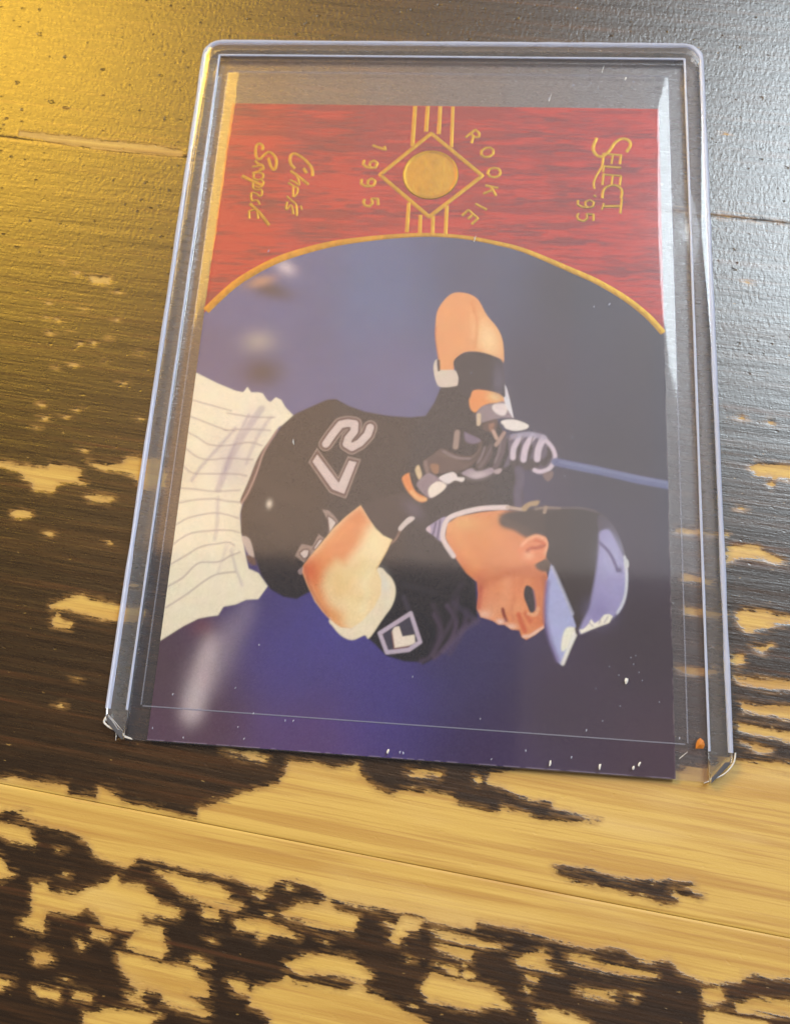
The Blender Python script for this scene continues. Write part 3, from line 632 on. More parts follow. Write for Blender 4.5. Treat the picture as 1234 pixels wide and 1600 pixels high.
for p, w, c, o in [(Q("-20.99,-12.18 -18.20,-13.76 -14.96,-14.17"), 1.2, (58, 48, 46), .45), (Q("-21.13,-16.17 -18.36,-17.71 -16.19,-19.26"), 1.0, (56, 46, 44), .45), (Q("-22.10,-17.90 -18.93,-20.51 -16.54,-21.48"), .7, (18, 15, 17), .5),
                (Q("-19.08,-8.03 -16.30,-9.36 -14.36,-11.29"), .9, (20, 17, 18), .5), (Q("-14.76,-3.20 -12.47,-2.21 -9.43,-3.27"), .8, (56, 47, 46), .4), (Q("-6.74,-3.84 -3.74,-4.89 -2.40,-7.75"), .9, (54, 45, 45), .4),
                (Q("-4.59,-9.58 -2.72,-11.77 -2.02,-13.99"), .7, (18, 15, 17), .5), (Q("-6.68,-12.53 -5.42,-14.16 -4.42,-16.34"), .8, (56, 46, 48), .4), (Q("0.31,-14.99 2.06,-16.01 1.61,-18.23"), .8, (18, 15, 17), .5),
                (Q("-1.64,-20.04 1.20,-20.97 3.95,-20.55"), .9, (56, 48, 48), .45), (Q("-3.59,-24.44 -1.43,-23.52 2.46,-23.84"), .7, (18, 16, 20), .5), (Q("2.51,-13.77 5.26,-12.23 8.63,-11.79"), .8, (46, 39, 42), .5)]:
    stroke(p, w, c, 0.45, op=o)
# --- number and shirt lettering
two = Q("-12.86,-6.93 -12.13,-5.69 -11.12,-4.23 -10.16,-3.98 -9.21,-4.09 -9.20,-5.06 -9.90,-6.04 -10.08,-6.80 -9.33,-7.22 -8.30,-6.57 -7.36,-5.43 -7.10,-4.48")
stroke(two, 1.95, (150, 132, 128), 0.06, sm=False)
stroke(two, 1.60, (92, 66, 68), 0.06, sm=False)
stroke(two, 1.02, (214, 200, 206), 0.08, sm=False)
poly(Q("-14.01,-7.50 -10.84,-11.22 -9.80,-8.43 -8.01,-8.80 -9.57,-14.01 -11.77,-13.39 -14.96,-9.49"), (150, 132, 128), 0.06, sm=False)
poly(Q("-13.95,-7.83 -10.78,-11.63 -9.69,-8.68 -8.23,-8.96 -9.72,-13.77 -11.67,-13.21 -14.74,-9.45"), (92, 66, 68), 0.06, sm=False)
poly(Q("-13.89,-8.40 -10.70,-12.02 -9.57,-9.02 -8.57,-9.19 -9.87,-13.40 -11.49,-12.89 -14.44,-9.39"), (214, 200, 206), 0.06, sm=False)
for outer, inner in [(Q("-12.62,-15.53 -11.72,-15.63 -10.77,-16.44 -10.36,-16.99 -10.79,-17.87 -11.54,-18.62 -11.67,-17.06"), Q("-11.73,-16.42 -11.11,-16.75 -10.68,-17.15 -11.15,-18.03 -11.34,-18.32 -11.56,-17.20")),
                     (Q("-12.77,-18.68 -12.00,-19.21 -12.75,-20.52 -13.74,-21.69 -13.37,-20.13"), Q("-12.59,-19.45 -12.24,-19.43 -13.04,-20.60 -13.19,-20.54")),
                     (Q("-14.92,-20.07 -13.36,-20.27 -13.83,-21.56 -14.33,-22.42 -15.57,-21.58"), Q("-14.95,-21.27 -14.48,-20.82 -13.89,-20.86 -13.97,-21.56 -14.38,-21.86"))]:
    poly(outer, (150, 132, 130), 0.06, sm=False)
    stroke(inner, 0.35, (92, 68, 70), 0.06, sm=False, closed=True)
    poly(inner, (214, 202, 206), 0.06, sm=False)
poly(Q("-15.03,-23.43 -14.42,-22.91 -14.22,-23.53 -14.69,-23.90"), (150, 132, 136), 0.08)

# --- big forearm and cuff
poly(Q("-5.09,-22.71 -3.51,-23.20 -2.57,-24.31 -2.35,-25.61 -2.73,-27.09 -3.81,-28.77 -5.26,-31.02 -5.88,-30.73 -7.35,-31.38 -8.75,-30.98 -9.94,-29.93 -10.41,-29.07 -8.17,-27.57"), (240, 232, 214), 0.10)
blob(Q("-3.86,-24.38"), 0.7, 1.6, (214, 224, 232), 0.5, 0.3)
ARM = Q("-7.60,-14.77 -6.62,-16.10 -5.46,-17.59 -4.35,-18.47 -3.18,-18.92 -3.71,-20.21 -4.47,-21.76 -4.92,-22.70 -4.22,-24.07 -4.19,-25.71 -4.93,-27.38 -6.34,-29.08 -7.63,-30.04 -9.00,-29.96 -9.90,-29.45 -10.41,-29.07 -11.38,-28.24 -12.52,-27.00 -13.66,-25.09 -14.40,-23.63 -14.40,-22.80 -13.87,-21.93 -12.30,-19.82 -10.89,-17.87 -9.43,-16.33")
poly(ARM, (244, 226, 186), 0.09, sm=False)
CLIP = smooth(-0.09, 0.09, sdf(GX, GY, ARM))
poly(Q("-7.60,-14.77 -6.04,-16.80 -6.61,-18.67 -8.18,-20.95 -9.13,-22.18 -10.18,-22.07 -11.37,-23.47 -11.83,-25.15 -10.98,-26.91 -9.43,-28.93 -8.48,-30.04 -9.90,-29.45 -10.41,-29.07 -11.38,-28.24 -12.52,-27.00 -13.66,-25.09 -14.40,-23.63 -14.40,-22.80 -13.87,-21.93 -12.30,-19.82 -10.89,-17.87 -9.43,-16.33"), (228, 146, 86), 1.05, sm=False, op=.95)
blob(Q("-13.57,-23.25"), 1.3, 2.2, (216, 104, 60), 0.8, 0.5)
blob(Q("-7.84,-16.34"), 1.4, 1.2, (216, 128, 70), 0.5)
blob(Q("-9.52,-25.84"), 1.1, 1.0, (228, 192, 132), 0.35)
blob(Q("-9.84,-24.05"), 1.6, 2.0, (238, 206, 146), 0.6)
blob(Q("-5.30,-19.79"), 1.2, 2.4, (246, 238, 200), 0.6, 0.6)
stroke(Q("-6.89,-21.89 -7.99,-23.28 -8.38,-24.96"), 1.1, (236, 208, 156), 0.8, op=.4)
stroke(Q("-8.70,-25.31 -7.42,-26.22 -5.85,-26.46"), 1.0, (234, 206, 154), 0.8, op=.35)
stroke(Q("-5.75,-23.16 -6.34,-24.52 -5.88,-26.13 -6.44,-27.79"), 0.8, (246, 240, 208), 0.5, op=.5)
stroke(Q("-11.43,-19.77 -10.09,-19.02 -8.65,-17.24"), 0.8, (236, 164, 104), 0.45, op=.5)
stroke(Q("-14.12,-22.95 -13.40,-25.07 -12.18,-26.98 -10.65,-28.68"), 0.35, (190, 96, 60), 0.2, op=.6)
blob(Q("-9.80,-28.63"), 1.4, 1.0, (226, 160, 96), 0.6)
stroke(Q("-3.18,-19.00 -3.71,-20.21 -4.47,-21.76 -4.89,-22.65"), 0.25, (216, 170, 110), 0.15, op=.7)
stroke(Q("-9.71,-29.63 -8.91,-30.06 -7.62,-30.15 -6.33,-29.24"), 0.22, (150, 96, 60), 0.15, op=.7)
stroke(Q("-10.41,-29.07 -9.94,-30.01 -8.74,-31.02 -7.35,-31.41"), 0.3, (220, 180, 190), 0.15, op=.6)
CLIP = None
# wrist band and glint
poly(Q("-7.42,-14.85 -5.02,-13.77 -2.26,-12.77 -0.99,-13.40 0.63,-14.01 -0.33,-15.79 -1.97,-17.41 -2.93,-18.82 -3.28,-18.75 -4.54,-18.22 -6.23,-16.60"), (52, 42, 46), 0.10, sm=False)
blob(Q("-0.72,-14.95"), 1.6, 0.9, (96, 84, 106), 0.7, -0.6)
poly(Q("-2.50,-17.44 -2.02,-16.73 -1.19,-15.92 -0.49,-15.97 -0.61,-16.31 -1.47,-17.04 -2.21,-17.85"), (216, 206, 212), 0.08)
stroke(Q("-2.30,-17.85 -2.68,-18.72 -3.24,-19.34"), 0.25, (140, 110, 100), 0.1)
# sleeve badge
badge = Q("-4.01,-30.38 -0.28,-27.79 1.09,-31.11 -0.26,-32.10 -2.96,-32.57")
poly(badge, (70, 66, 84), 0.08, sm=False)
stroke(badge, 0.50, (196, 186, 214), 0.07, sm=False, closed=True)
poly(Q("-2.53,-30.14 -2.23,-29.56 -1.65,-29.41 -1.15,-30.61 0.34,-30.29 0.48,-31.23 -0.41,-31.73 -2.07,-32.02"), (240, 232, 226), 0.07, sm=False)
stroke(Q("-2.50,-30.14 -2.07,-32.09 -0.25,-31.67"), 0.18, (130, 70, 66), 0.06, sm=False, op=.7)

# --- gloves and hands
poly(Q("-2.39,-10.86 -1.45,-10.28 -1.11,-11.50 -0.52,-12.61 0.84,-13.33 0.61,-13.94 -0.27,-13.81 -1.38,-12.91 -2.16,-11.73"), (230, 144, 76), 0.08)
stroke(Q("-1.04,-12.72 -0.11,-13.55 0.77,-13.59"), 0.5, (236, 180, 120), 0.15)
stroke(Q("-1.26,-10.45 -0.84,-11.66 -0.17,-12.59 0.83,-13.07"), 0.45, (40, 32, 34), 0.12)
poly(Q("-0.76,-9.90 -0.36,-9.17 0.15,-10.38 -0.16,-11.10"), (214, 192, 158), 0.09)
poly(Q("-0.41,-11.47 0.93,-10.17 2.19,-10.64 3.47,-11.46 3.15,-12.17 1.63,-13.37 0.83,-13.15 -0.10,-12.33"), (142, 126, 142), 0.10)
poly(Q("1.13,-12.18 2.22,-11.20 3.39,-11.63 2.82,-12.53 1.45,-13.33"), (238, 230, 226), 0.10)
poly(Q("0.27,-9.32 0.57,-8.42 1.34,-7.85 2.54,-6.90 4.70,-7.60 6.65,-7.78 7.53,-7.56 6.35,-9.03 4.45,-10.00 2.52,-10.10 1.10,-9.99"), (92, 72, 70), 0.14)
stroke(Q("0.50,-8.78 0.84,-10.00"), 0.5, (128, 106, 104), 0.12)
poly(Q("1.23,-9.01 2.29,-9.05 2.17,-10.20 1.49,-9.97"), (150, 108, 80), 0.12)
stroke(Q("2.04,-7.64 4.19,-7.98 5.96,-8.08 7.34,-7.22 7.64,-5.77"), 0.4, (106, 86, 80), 0.15, op=.7)
poly(Q("2.46,-10.63 3.92,-9.85 4.64,-10.17 4.83,-10.51 5.71,-10.56 5.47,-11.10 4.50,-10.97 3.64,-11.45 2.74,-11.05"), (230, 224, 232), 0.08)
poly(Q("5.33,-9.96 6.54,-9.29 7.43,-9.69 9.16,-9.08 9.39,-9.77 7.46,-10.60 6.41,-10.44"), (160, 146, 166), 0.10)
blob(Q("7.45,-10.13"), 1.2, 0.45, (206, 196, 212), 0.8, 0.15)
poly(Q("9.52,-9.41 10.48,-9.11 10.32,-9.73 9.71,-9.84"), (176, 160, 172), 0.08)
poly(Q("7.36,-7.93 8.89,-6.07 9.20,-7.49 7.94,-9.22 7.23,-8.99"), (74, 60, 64), 0.12)
stroke(Q("10.62,-5.10 10.49,-6.72 9.68,-8.88"), 0.75, (90, 76, 86), 0.15)
stroke(Q("9.06,-6.07 8.42,-7.88 7.59,-9.15"), 0.35, (110, 94, 102), 0.15, op=.7)
poly(Q("10.98,-5.08 11.67,-4.66 14.31,-4.31 16.25,-4.67 17.50,-6.57 17.38,-8.34 15.97,-9.46 14.40,-9.27 13.69,-8.16 11.94,-8.07 11.26,-8.80 10.73,-8.83 11.38,-7.03"), (92, 84, 108), 0.12)
poly(Q("11.75,-7.72 13.68,-7.72 15.77,-7.54 15.44,-8.61 13.71,-9.22 11.78,-8.78"), (56, 46, 54), 0.2)
for p in [Q("12.67,-5.90 12.43,-6.98 12.10,-7.79"), Q("14.17,-6.19 13.84,-7.27 13.51,-7.99"), Q("16.71,-6.08 16.63,-7.14 15.95,-8.23")]:
    stroke(p, 0.75, (50, 42, 50), 0.12)
for p, w in [(Q("11.92,-7.63 12.03,-6.29 12.83,-4.91"), 0.72), (Q("13.29,-7.83 13.56,-6.22 14.41,-4.75"), 0.80), (Q("15.07,-7.66 15.22,-6.32 15.82,-4.96"), 0.85), (Q("15.81,-4.87 16.97,-6.07 17.37,-7.46 16.66,-8.82 15.45,-9.31 14.75,-9.13"), 0.55)]:
    stroke(p, w, (206, 196, 220), 0.13)
stroke(Q("11.85,-4.87 13.96,-4.45 15.90,-4.78"), 0.7, (166, 164, 196), 0.2, op=.8)
for p, w in [(Q("8.06,-7.72 9.06,-6.07"), .16), (Q("9.33,-8.89 10.13,-6.20"), .18), (Q("7.38,-8.28 6.70,-9.02"), .16), (Q("5.27,-8.38 6.67,-8.13 7.35,-7.57"), .2), (Q("11.16,-5.26 11.12,-7.04 10.73,-8.65"), .25), (Q("2.70,-10.26 4.27,-9.75 5.67,-9.60"), .2), (Q("13.09,-4.81 12.68,-6.08"), .15), (Q("14.49,-4.75 14.08,-6.20"), .15)]:
    stroke(p, w, (30, 25, 30), 0.1, op=.8)
for p, w in [(Q("2.82,-7.24 4.54,-7.97 6.31,-8.06"), .3), (Q("8.19,-6.46 7.80,-7.73 7.38,-8.46"), .25), (Q("10.28,-5.30 10.06,-6.91 9.58,-8.35"), .25), (Q("11.51,-5.24 12.20,-4.76"), .3)]:
    stroke(p, w, (150, 134, 146), 0.15, op=.55)
poly(Q("15.80,-9.64 17.01,-9.15 17.10,-9.93 16.42,-10.52"), (120, 102, 104), 0.12)
stroke(Q("12.75,-9.26 12.95,-10.48 12.65,-12.23 12.86,-13.77"), 1.1, (92, 84, 116), 0.3, op=.8)
poly(Q("5.90,-0.02 6.31,1.10 7.74,1.44 9.18,1.31 10.47,0.35 11.21,-0.54 9.95,-0.41 8.53,-0.56 7.47,-1.15 6.78,-1.82 6.13,-1.30"), (232, 152, 82), 0.08)
blob(Q("9.39,0.40"), 1.1, 0.7, (240, 208, 150), 0.9, -0.3)
poly(Q("6.96,-1.82 7.82,-0.86 9.24,-0.53 10.66,-0.19 11.59,-1.62 11.79,-2.34 10.37,-2.40 8.08,-3.05 7.19,-3.27 6.90,-2.55"), (142, 128, 142), 0.10)
poly(Q("9.00,-1.18 9.33,-0.58 10.67,-0.47 11.08,-0.91 10.72,-2.02 9.73,-1.92"), (226, 218, 226), 0.14)
poly(Q("10.33,2.01 10.60,2.12 10.98,1.30 11.68,-1.43 11.79,-2.34 10.67,-0.38"), (222, 224, 242), 0.08)
stroke(Q("7.30,-2.17 7.30,-3.35"), 0.55, (210, 190, 170), 0.1)
poly(Q("10.21,-2.99 10.73,-2.66 12.15,-2.60 13.76,-3.16 13.63,-3.71 12.19,-4.08 10.94,-3.83 10.58,-3.39"), (234, 230, 234), 0.08)
poly(Q("7.91,-3.33 9.66,-2.61 9.50,-4.25 8.11,-4.13"), (92, 70, 66), 0.12)
poly(Q("8.62,-3.38 9.36,-3.17 9.26,-3.90 8.83,-4.28"), (146, 104, 84), 0.12)
stroke(Q("9.27,-4.26 9.71,-5.14"), 0.5, (190, 160, 148), 0.1); stroke(Q("10.69,-4.41 9.68,-6.04"), 0.5, (166, 140, 134), 0.1)
stroke(Q("4.52,-4.65 4.39,-6.55"), 0.75, (156, 136, 130), 0.12)
poly(Q("5.46,-4.52 6.00,-4.73 7.67,-5.50 6.76,-6.03 5.69,-5.72"), (116, 104, 134), 0.12)

# --- far elbow
poly(Q("0.88,9.92 1.12,12.47 2.70,14.70 4.55,15.04 6.45,14.23 7.83,11.92 9.37,10.03 10.16,8.13 10.35,5.28 9.68,5.82 7.10,6.56 4.91,6.40 3.69,5.03 3.57,3.77 1.75,3.55 1.47,5.51 0.97,8.18"), (230, 164, 108), 0.09)
CLIP = smooth(-0.09, 0.09, sdf(GX, GY, catmull(Q("0.88,9.92 1.12,12.47 2.70,14.70 4.55,15.04 6.45,14.23 7.83,11.92 9.37,10.03 10.16,8.13 10.35,5.28 9.68,5.82 7.10,6.56 4.91,6.40 3.69,5.03 3.57,3.77 1.75,3.55 1.47,5.51 0.97,8.18"), True, 5)))
blob(Q("8.13,8.44"), 1.6, 3.0, (244, 216, 168), 0.9, 0.35)
blob(Q("3.51,13.34"), 1.2, 1.0, (232, 166, 110), 0.8)
stroke(Q("5.72,13.81 6.58,10.70 6.35,7.22"), 0.4, (222, 146, 84), 0.3, op=.6)
stroke(Q("0.95,9.92 0.97,8.18 1.51,5.51"), 0.3, (190, 100, 60), 0.15, op=.7)
CLIP = None
poly(Q("0.91,4.35 1.30,5.31 1.62,3.92 3.74,3.89 4.33,2.98 4.45,1.86 2.04,1.46 1.26,2.48"), (216, 206, 200), 0.08)
stroke(Q("1.56,5.13 1.67,3.81"), 0.35, (60, 44, 40), 0.1)
poly(Q("3.58,5.02 4.92,6.33 7.10,6.56 9.50,5.82 10.24,5.09 10.58,2.10 10.63,0.44 9.83,0.89 8.02,1.26 6.40,1.19 5.90,0.06 4.39,1.48 4.33,2.98"), (38, 33, 42), 0.09)
blob(Q("9.77,2.82"), 0.8, 2.2, (92, 88, 118), 0.7)
stroke(Q("17.43,-7.95 22.96,-8.81 28.09,-9.75 32.15,-10.31"), 1.05, (92, 104, 156), 0.18, sm=False)
stroke(Q("18.12,-7.91 22.96,-8.67 31.82,-10.05"), 0.35, (126, 138, 186), 0.2, sm=False, op=.6)

# --- neck, face
poly(Q("1.08,-17.37 2.16,-16.43 3.49,-15.69 3.55,-17.03 3.23,-18.81 2.02,-18.10"), (166, 156, 196), 0.08)
for p in [Q("2.28,-16.53 2.02,-17.99"), Q("2.83,-16.17 2.60,-18.45")]:
    stroke(p, 0.25, (104, 94, 132), 0.1)
poly(Q("1.08,-17.37 1.55,-16.91 1.67,-17.79"), (214, 196, 214), 0.08)
FACE = Q("3.61,-18.24 3.76,-16.57 5.08,-15.61 7.99,-14.90 10.69,-14.48 13.17,-14.53 14.98,-15.55 16.47,-17.68 16.71,-19.19 16.41,-21.59 16.70,-23.07 16.46,-24.99 16.33,-27.92 16.25,-28.55 15.23,-29.40 14.12,-30.08 13.56,-29.78 13.28,-29.04 12.95,-28.99 12.30,-28.99 11.75,-28.65 11.44,-28.46 10.70,-28.50 9.99,-28.09 9.33,-27.91 8.45,-27.71 7.94,-26.78 8.05,-25.04 7.86,-23.56 6.49,-22.56 5.31,-21.11 4.84,-20.48")
poly(FACE, (226, 148, 98), 0.09, sm=False)
def mask(P, soft=0.09):
    return smooth(-soft, soft, sdf(GX, GY, P))
CLIP = mask(FACE)
for c, rx, ry, col, op in [(Q("5.79,-16.47"), 2.2, 1.2, (232, 186, 122), .8), (Q("7.47,-19.03"), 3.2, 3.0, (224, 150, 84), .7), (Q("6.23,-21.71"), 1.6, 2.0, (212, 120, 72), .6), (Q("10.06,-16.03"), 2.0, 1.2, (226, 158, 90), .7),
                        (Q("8.31,-23.75"), 1.0, 2.0, (204, 106, 74), .7), (Q("8.17,-25.88"), .8, 2.2, (206, 104, 86), .6), (Q("10.55,-24.90"), 2.6, 2.2, (228, 156, 118), .8), (Q("9.72,-26.42"), 1.4, 1.2, (234, 172, 138), .6),
                        (Q("8.88,-27.42"), 1.1, .6, (238, 196, 176), .9), (Q("12.49,-23.51"), 1.8, 2.2, (226, 146, 104), .7), (Q("15.55,-22.70"), 1.1, 2.2, (206, 122, 80), .8), (Q("15.93,-25.86"), .7, 2.6, (206, 128, 88), .7),
                        (Q("12.78,-26.46"), 1.2, 1.2, (234, 170, 126), .7), (Q("11.35,-21.86"), 3.0, .9, (204, 128, 84), .45), (Q("14.00,-21.93"), 1.6, .6, (214, 134, 90), .6), (Q("15.42,-27.77"), 1.2, .9, (214, 122, 76), .7)]:
    blob(c, rx, ry, col, op)
stroke(Q("14.21,-21.53 12.46,-22.02 10.49,-22.77 8.75,-23.68 8.06,-24.19"), 1.0, (196, 112, 74), 0.5, op=.45)
stroke(Q("8.33,-24.17 8.20,-25.67 8.15,-26.62"), 0.5, (190, 92, 74), 0.3, op=.6)
stroke(Q("11.61,-23.35 11.44,-25.27 10.82,-26.57"), 1.2, (236, 172, 134), 0.6, op=.5)
stroke(Q("12.54,-25.21 12.25,-26.70 12.60,-27.93"), 0.5, (206, 128, 94), 0.35, op=.5)
stroke(Q("13.37,-23.25 13.57,-22.60 14.67,-22.33 15.99,-22.47"), 0.6, (206, 122, 82), 0.35, op=.5)
stroke(Q("16.20,-22.45 16.37,-24.99 16.29,-27.93"), 0.5, (170, 96, 66), 0.3, op=.6)
stroke(Q("4.23,-16.99 5.68,-19.12 7.57,-21.64"), 1.4, (234, 168, 104), 0.8, op=.4)
stroke(Q("9.13,-15.18 10.76,-16.88 12.80,-18.09"), 0.9, (214, 138, 84), 0.5, op=.4)
stroke(Q("11.15,-26.66 11.32,-27.28 11.60,-27.95"), 0.42, (142, 62, 44), 0.16)
blob(Q("10.87,-28.14"), .55, .35, (238, 210, 206), .9); blob(Q("12.19,-28.62"), .8, .35, (240, 206, 190), .9)
stroke(Q("13.13,-27.17 13.48,-28.09 13.93,-29.00"), 0.6, (204, 98, 60), 0.25, op=.9)
stroke(Q("13.99,-27.02 14.55,-27.82"), 0.6, (206, 106, 66), 0.25, op=.8)
stroke(Q("13.77,-29.73 14.59,-29.58 15.44,-29.01 16.30,-28.51"), 0.38, (240, 200, 184), 0.14)
stroke(Q("13.17,-29.04 13.51,-29.85"), 0.25, (190, 110, 86), 0.12, op=.8)
poly(Q("13.72,-24.40 13.92,-23.69 14.36,-23.67 14.81,-24.07 15.12,-25.70 15.07,-26.64 14.58,-26.88 14.17,-26.07 13.76,-25.14"), (58, 52, 56), 0.09)
stroke(Q("14.87,-24.13 15.16,-25.48 15.18,-26.53"), 0.2, (120, 96, 130), 0.1, op=.8)
stroke(Q("14.32,-27.00 15.19,-27.05 15.50,-26.30"), 0.35, (236, 190, 150), 0.2, op=.7)
# hair, ear, sideburn
CLIP = None
poly(Q("10.40,-16.01 10.93,-14.82 13.16,-14.20 17.20,-13.99 17.24,-17.20 16.13,-17.65 15.02,-17.43 13.91,-17.77 12.33,-16.97 10.98,-16.64"), (62, 50, 46), 0.45)
stroke(Q("10.72,-15.55 12.31,-16.35 14.12,-17.14"), 0.9, (96, 76, 62), 0.5, op=.6)
poly(Q("15.08,-21.06 16.17,-20.20 17.17,-20.90 16.68,-21.83 15.53,-21.68"), (92, 74, 62), 0.3)
poly(Q("12.84,-19.40 13.26,-18.50 14.13,-17.80 15.24,-17.37 16.36,-17.73 16.68,-18.50 16.43,-19.64 16.00,-20.42 14.42,-21.01 13.42,-20.56 13.03,-19.93"), (230, 146, 100), 0.10)
stroke(Q("13.31,-18.76 14.14,-17.93 15.24,-17.52 16.27,-17.91 16.55,-18.59 16.25,-19.65"), 0.40, (240, 174, 136), 0.18)
stroke(Q("13.99,-19.47 14.49,-19.05 15.27,-18.97 16.15,-18.61"), 0.42, (188, 92, 56), 0.2)
stroke(Q("15.03,-18.02 16.14,-18.35"), 0.35, (216, 118, 76), 0.2)
blob(Q("14.18,-19.98"), .7, .5, (240, 182, 146), .8)
# white collar
stroke(Q("4.73,-20.53 3.41,-18.69 3.30,-17.37 3.84,-15.94 5.51,-15.10 8.20,-14.38 11.36,-14.09"), 0.62, (226, 214, 222), 0.10)
stroke(Q("11.36,-14.09 13.16,-14.26"), 0.4, (190, 170, 160), 0.15)
# cap
poly(Q("16.31,-14.49 18.54,-13.77 20.77,-13.66 22.77,-14.05 24.32,-15.08 25.62,-17.20 26.36,-19.76 26.55,-22.10 26.19,-24.65 25.10,-26.59 23.38,-27.93 20.60,-29.02 20.13,-28.57 19.91,-27.72 18.63,-24.87 17.17,-21.01 16.39,-20.08 16.68,-18.54 16.44,-17.57 16.10,-15.50"), (44, 36, 36), 0.12)
poly(Q("23.10,-16.57 24.31,-16.22 25.39,-18.08 26.24,-20.41 26.43,-22.74 26.02,-25.08 24.78,-26.77 22.63,-28.01 20.60,-28.96 20.92,-27.66 21.78,-25.94 22.10,-24.25 22.65,-21.25 22.98,-18.21"), (156, 156, 212), 0.28)
poly(Q("22.99,-14.48 24.32,-15.08 25.40,-16.78 26.04,-18.92 25.61,-18.51 24.31,-16.29 22.99,-16.25"), (74, 68, 92), 0.25, op=.8)
blob(Q("22.96,-26.29"), 1.6, 1.5, (128, 124, 186), .6)
CLIP = smooth(-0.09, 0.09, sdf(GX, GY, catmull(Q("16.31,-14.49 18.54,-13.77 20.77,-13.66 22.77,-14.05 24.32,-15.08 25.62,-17.20 26.36,-19.76 26.55,-22.10 26.19,-24.65 25.10,-26.59 23.38,-27.93 20.60,-29.02 20.13,-28.57 19.91,-27.72 18.63,-24.87 17.17,-21.01 16.39,-20.08 16.68,-18.54 16.44,-17.57 16.10,-15.50"), True, 5)))
blob(Q("24.72,-19.63"), 1.4, 2.6, (172, 178, 226), .7)
stroke(Q("26.25,-19.55 26.44,-22.10 26.20,-24.44 25.32,-26.26"), 0.45, (212, 222, 242), 0.2)
CLIP = None
stroke(Q("23.09,-17.94 24.07,-18.85 24.72,-19.85 25.26,-21.21"), 0.38, (102, 96, 148), 0.14)
blob(Q("25.54,-21.13"), .3, .3, (70, 62, 110), .9)
poly(Q("26.14,-19.88 26.57,-19.86 26.63,-20.71 26.19,-20.84"), (206, 214, 226), 0.1)
poly(Q("20.56,-28.55 21.13,-28.37 21.67,-27.82 21.99,-27.22 22.42,-27.67 22.96,-27.33 23.60,-26.57 24.25,-26.47 24.63,-26.72 24.20,-27.51 22.10,-28.37 20.81,-28.98"), (240, 242, 236), 0.10, sm=False)
for p in [Q("21.78,-27.61 22.20,-28.00"), Q("23.17,-27.11 22.95,-27.64"), Q("24.03,-26.81 23.60,-27.50")]:
    stroke(p, .18, (150, 150, 180), .08, op=.6)
stroke(Q("14.96,-14.11 16.30,-13.88 18.09,-13.88"), 0.3, (150, 132, 124), 0.15, op=.8)
stroke(Q("18.54,-13.82 20.77,-13.70 22.66,-14.10"), 0.22, (110, 98, 104), 0.12, op=.8)
poly(Q("13.16,-14.08 14.04,-13.32 15.39,-13.03 15.17,-13.65 14.28,-13.85 13.62,-14.51"), (176, 152, 118), 0.14)
stroke(Q("16.30,-13.82 16.09,-14.50"), 0.4, (160, 140, 126), 0.14)
# brim
poly(Q("17.02,-20.87 17.74,-22.37 18.85,-24.85 19.73,-26.90 20.30,-28.52 19.32,-30.63 18.66,-32.66 18.38,-32.72 17.95,-32.34 16.96,-29.95 16.44,-27.71 16.40,-25.41 16.61,-22.86"), (172, 182, 236), 0.09, sm=False)
stroke(Q("16.65,-23.07 16.47,-25.41 16.50,-27.71 17.07,-29.95 18.02,-32.23"), 0.5, (122, 112, 170), 0.3, op=.8)
stroke(Q("17.18,-21.22 17.85,-22.58 18.89,-24.85 19.73,-26.69"), 0.35, (186, 194, 226), 0.18, op=.8)
poly(Q("18.92,-28.50 19.63,-28.25 20.17,-28.57 19.43,-30.32 18.69,-31.12 18.37,-30.89 18.50,-29.55"), (236, 240, 232), 0.16)
stroke(Q("20.09,-29.05 19.37,-30.63 18.59,-32.54"), 0.45, (232, 236, 240), 0.15)
stroke(Q("20.21,-28.42 20.34,-28.93"), 0.4, (60, 48, 60), 0.15)

# soft offset reproduction of a photograph: slight blur, mottling
kern = np.exp(-0.5 * (np.arange(-4, 5) / 0.6) ** 2); kern /= kern.sum()
for ax in (0, 1):
    pad = [(4, 4) if a == ax else (0, 0) for a in (0, 1, 2)]
    Pd = np.pad(INK, pad, mode='edge')
    INK = sum(k_ * np.take(Pd, np.arange(i_, i_ + INK.shape[ax]), axis=ax) for i_, k_ in enumerate(kern))
mott = 0.5 * vnoise(GX, GY, .5, .5, 61) + 0.3 * vnoise(GX, GY, 1.6, 1.6, 62) + 0.2 * vnoise(GX, GY, 4, 4, 63)
gr = np.random.default_rng(77).normal(0, 1, (NY, NX))
gr = 0.6 * gr + 0.25 * (np.roll(gr, 1, 0) + np.roll(gr, 1, 1))
INK *= (1 + 0.12 * (mott - 0.5) + 0.03 * gr)[..., None]
INK += (0.0035 * gr)[..., None]
INK *= 1 + 0.04 * (np.stack([vnoise(GX, GY, .9, .9, 64 + c_) for c_ in range(3)], -1) - .5)

# --- red wood-grain end panel
ARC = Q("-34.13,8.64 -32.16,10.41 -30.80,12.07 -28.04,15.14 -25.14,17.37 -22.18,19.12 -19.15,20.39 -14.56,21.81 -9.93,22.68 -5.29,23.30 -0.64,23.62 4.00,23.41 8.18,22.74 12.77,21.61 19.36,18.83 23.03,17.15 26.65,14.93 29.53,12.54 31.60,10.16 33.56,7.72")
ARC = catmull(ARC, False, 4)
above = GY > np.interp(GX, ARC[:, 0], ARC[:, 1])
st = 0.40 * vnoise(GX, GY, .12, 1.3, 31) + 0.32 * vnoise(GX, GY, .40, 4.0, 32) + 0.28 * vnoise(GX, GY, 1.1, 8.0, 33)
big = vnoise(GX, GY, .07, .16, 34)
k = smooth(0.40, 0.72, st * 0.75 + big * 0.30)
red = srgb(194, 50, 38) * (1 - k[..., None]) + srgb(150, 40, 42) * k[..., None]
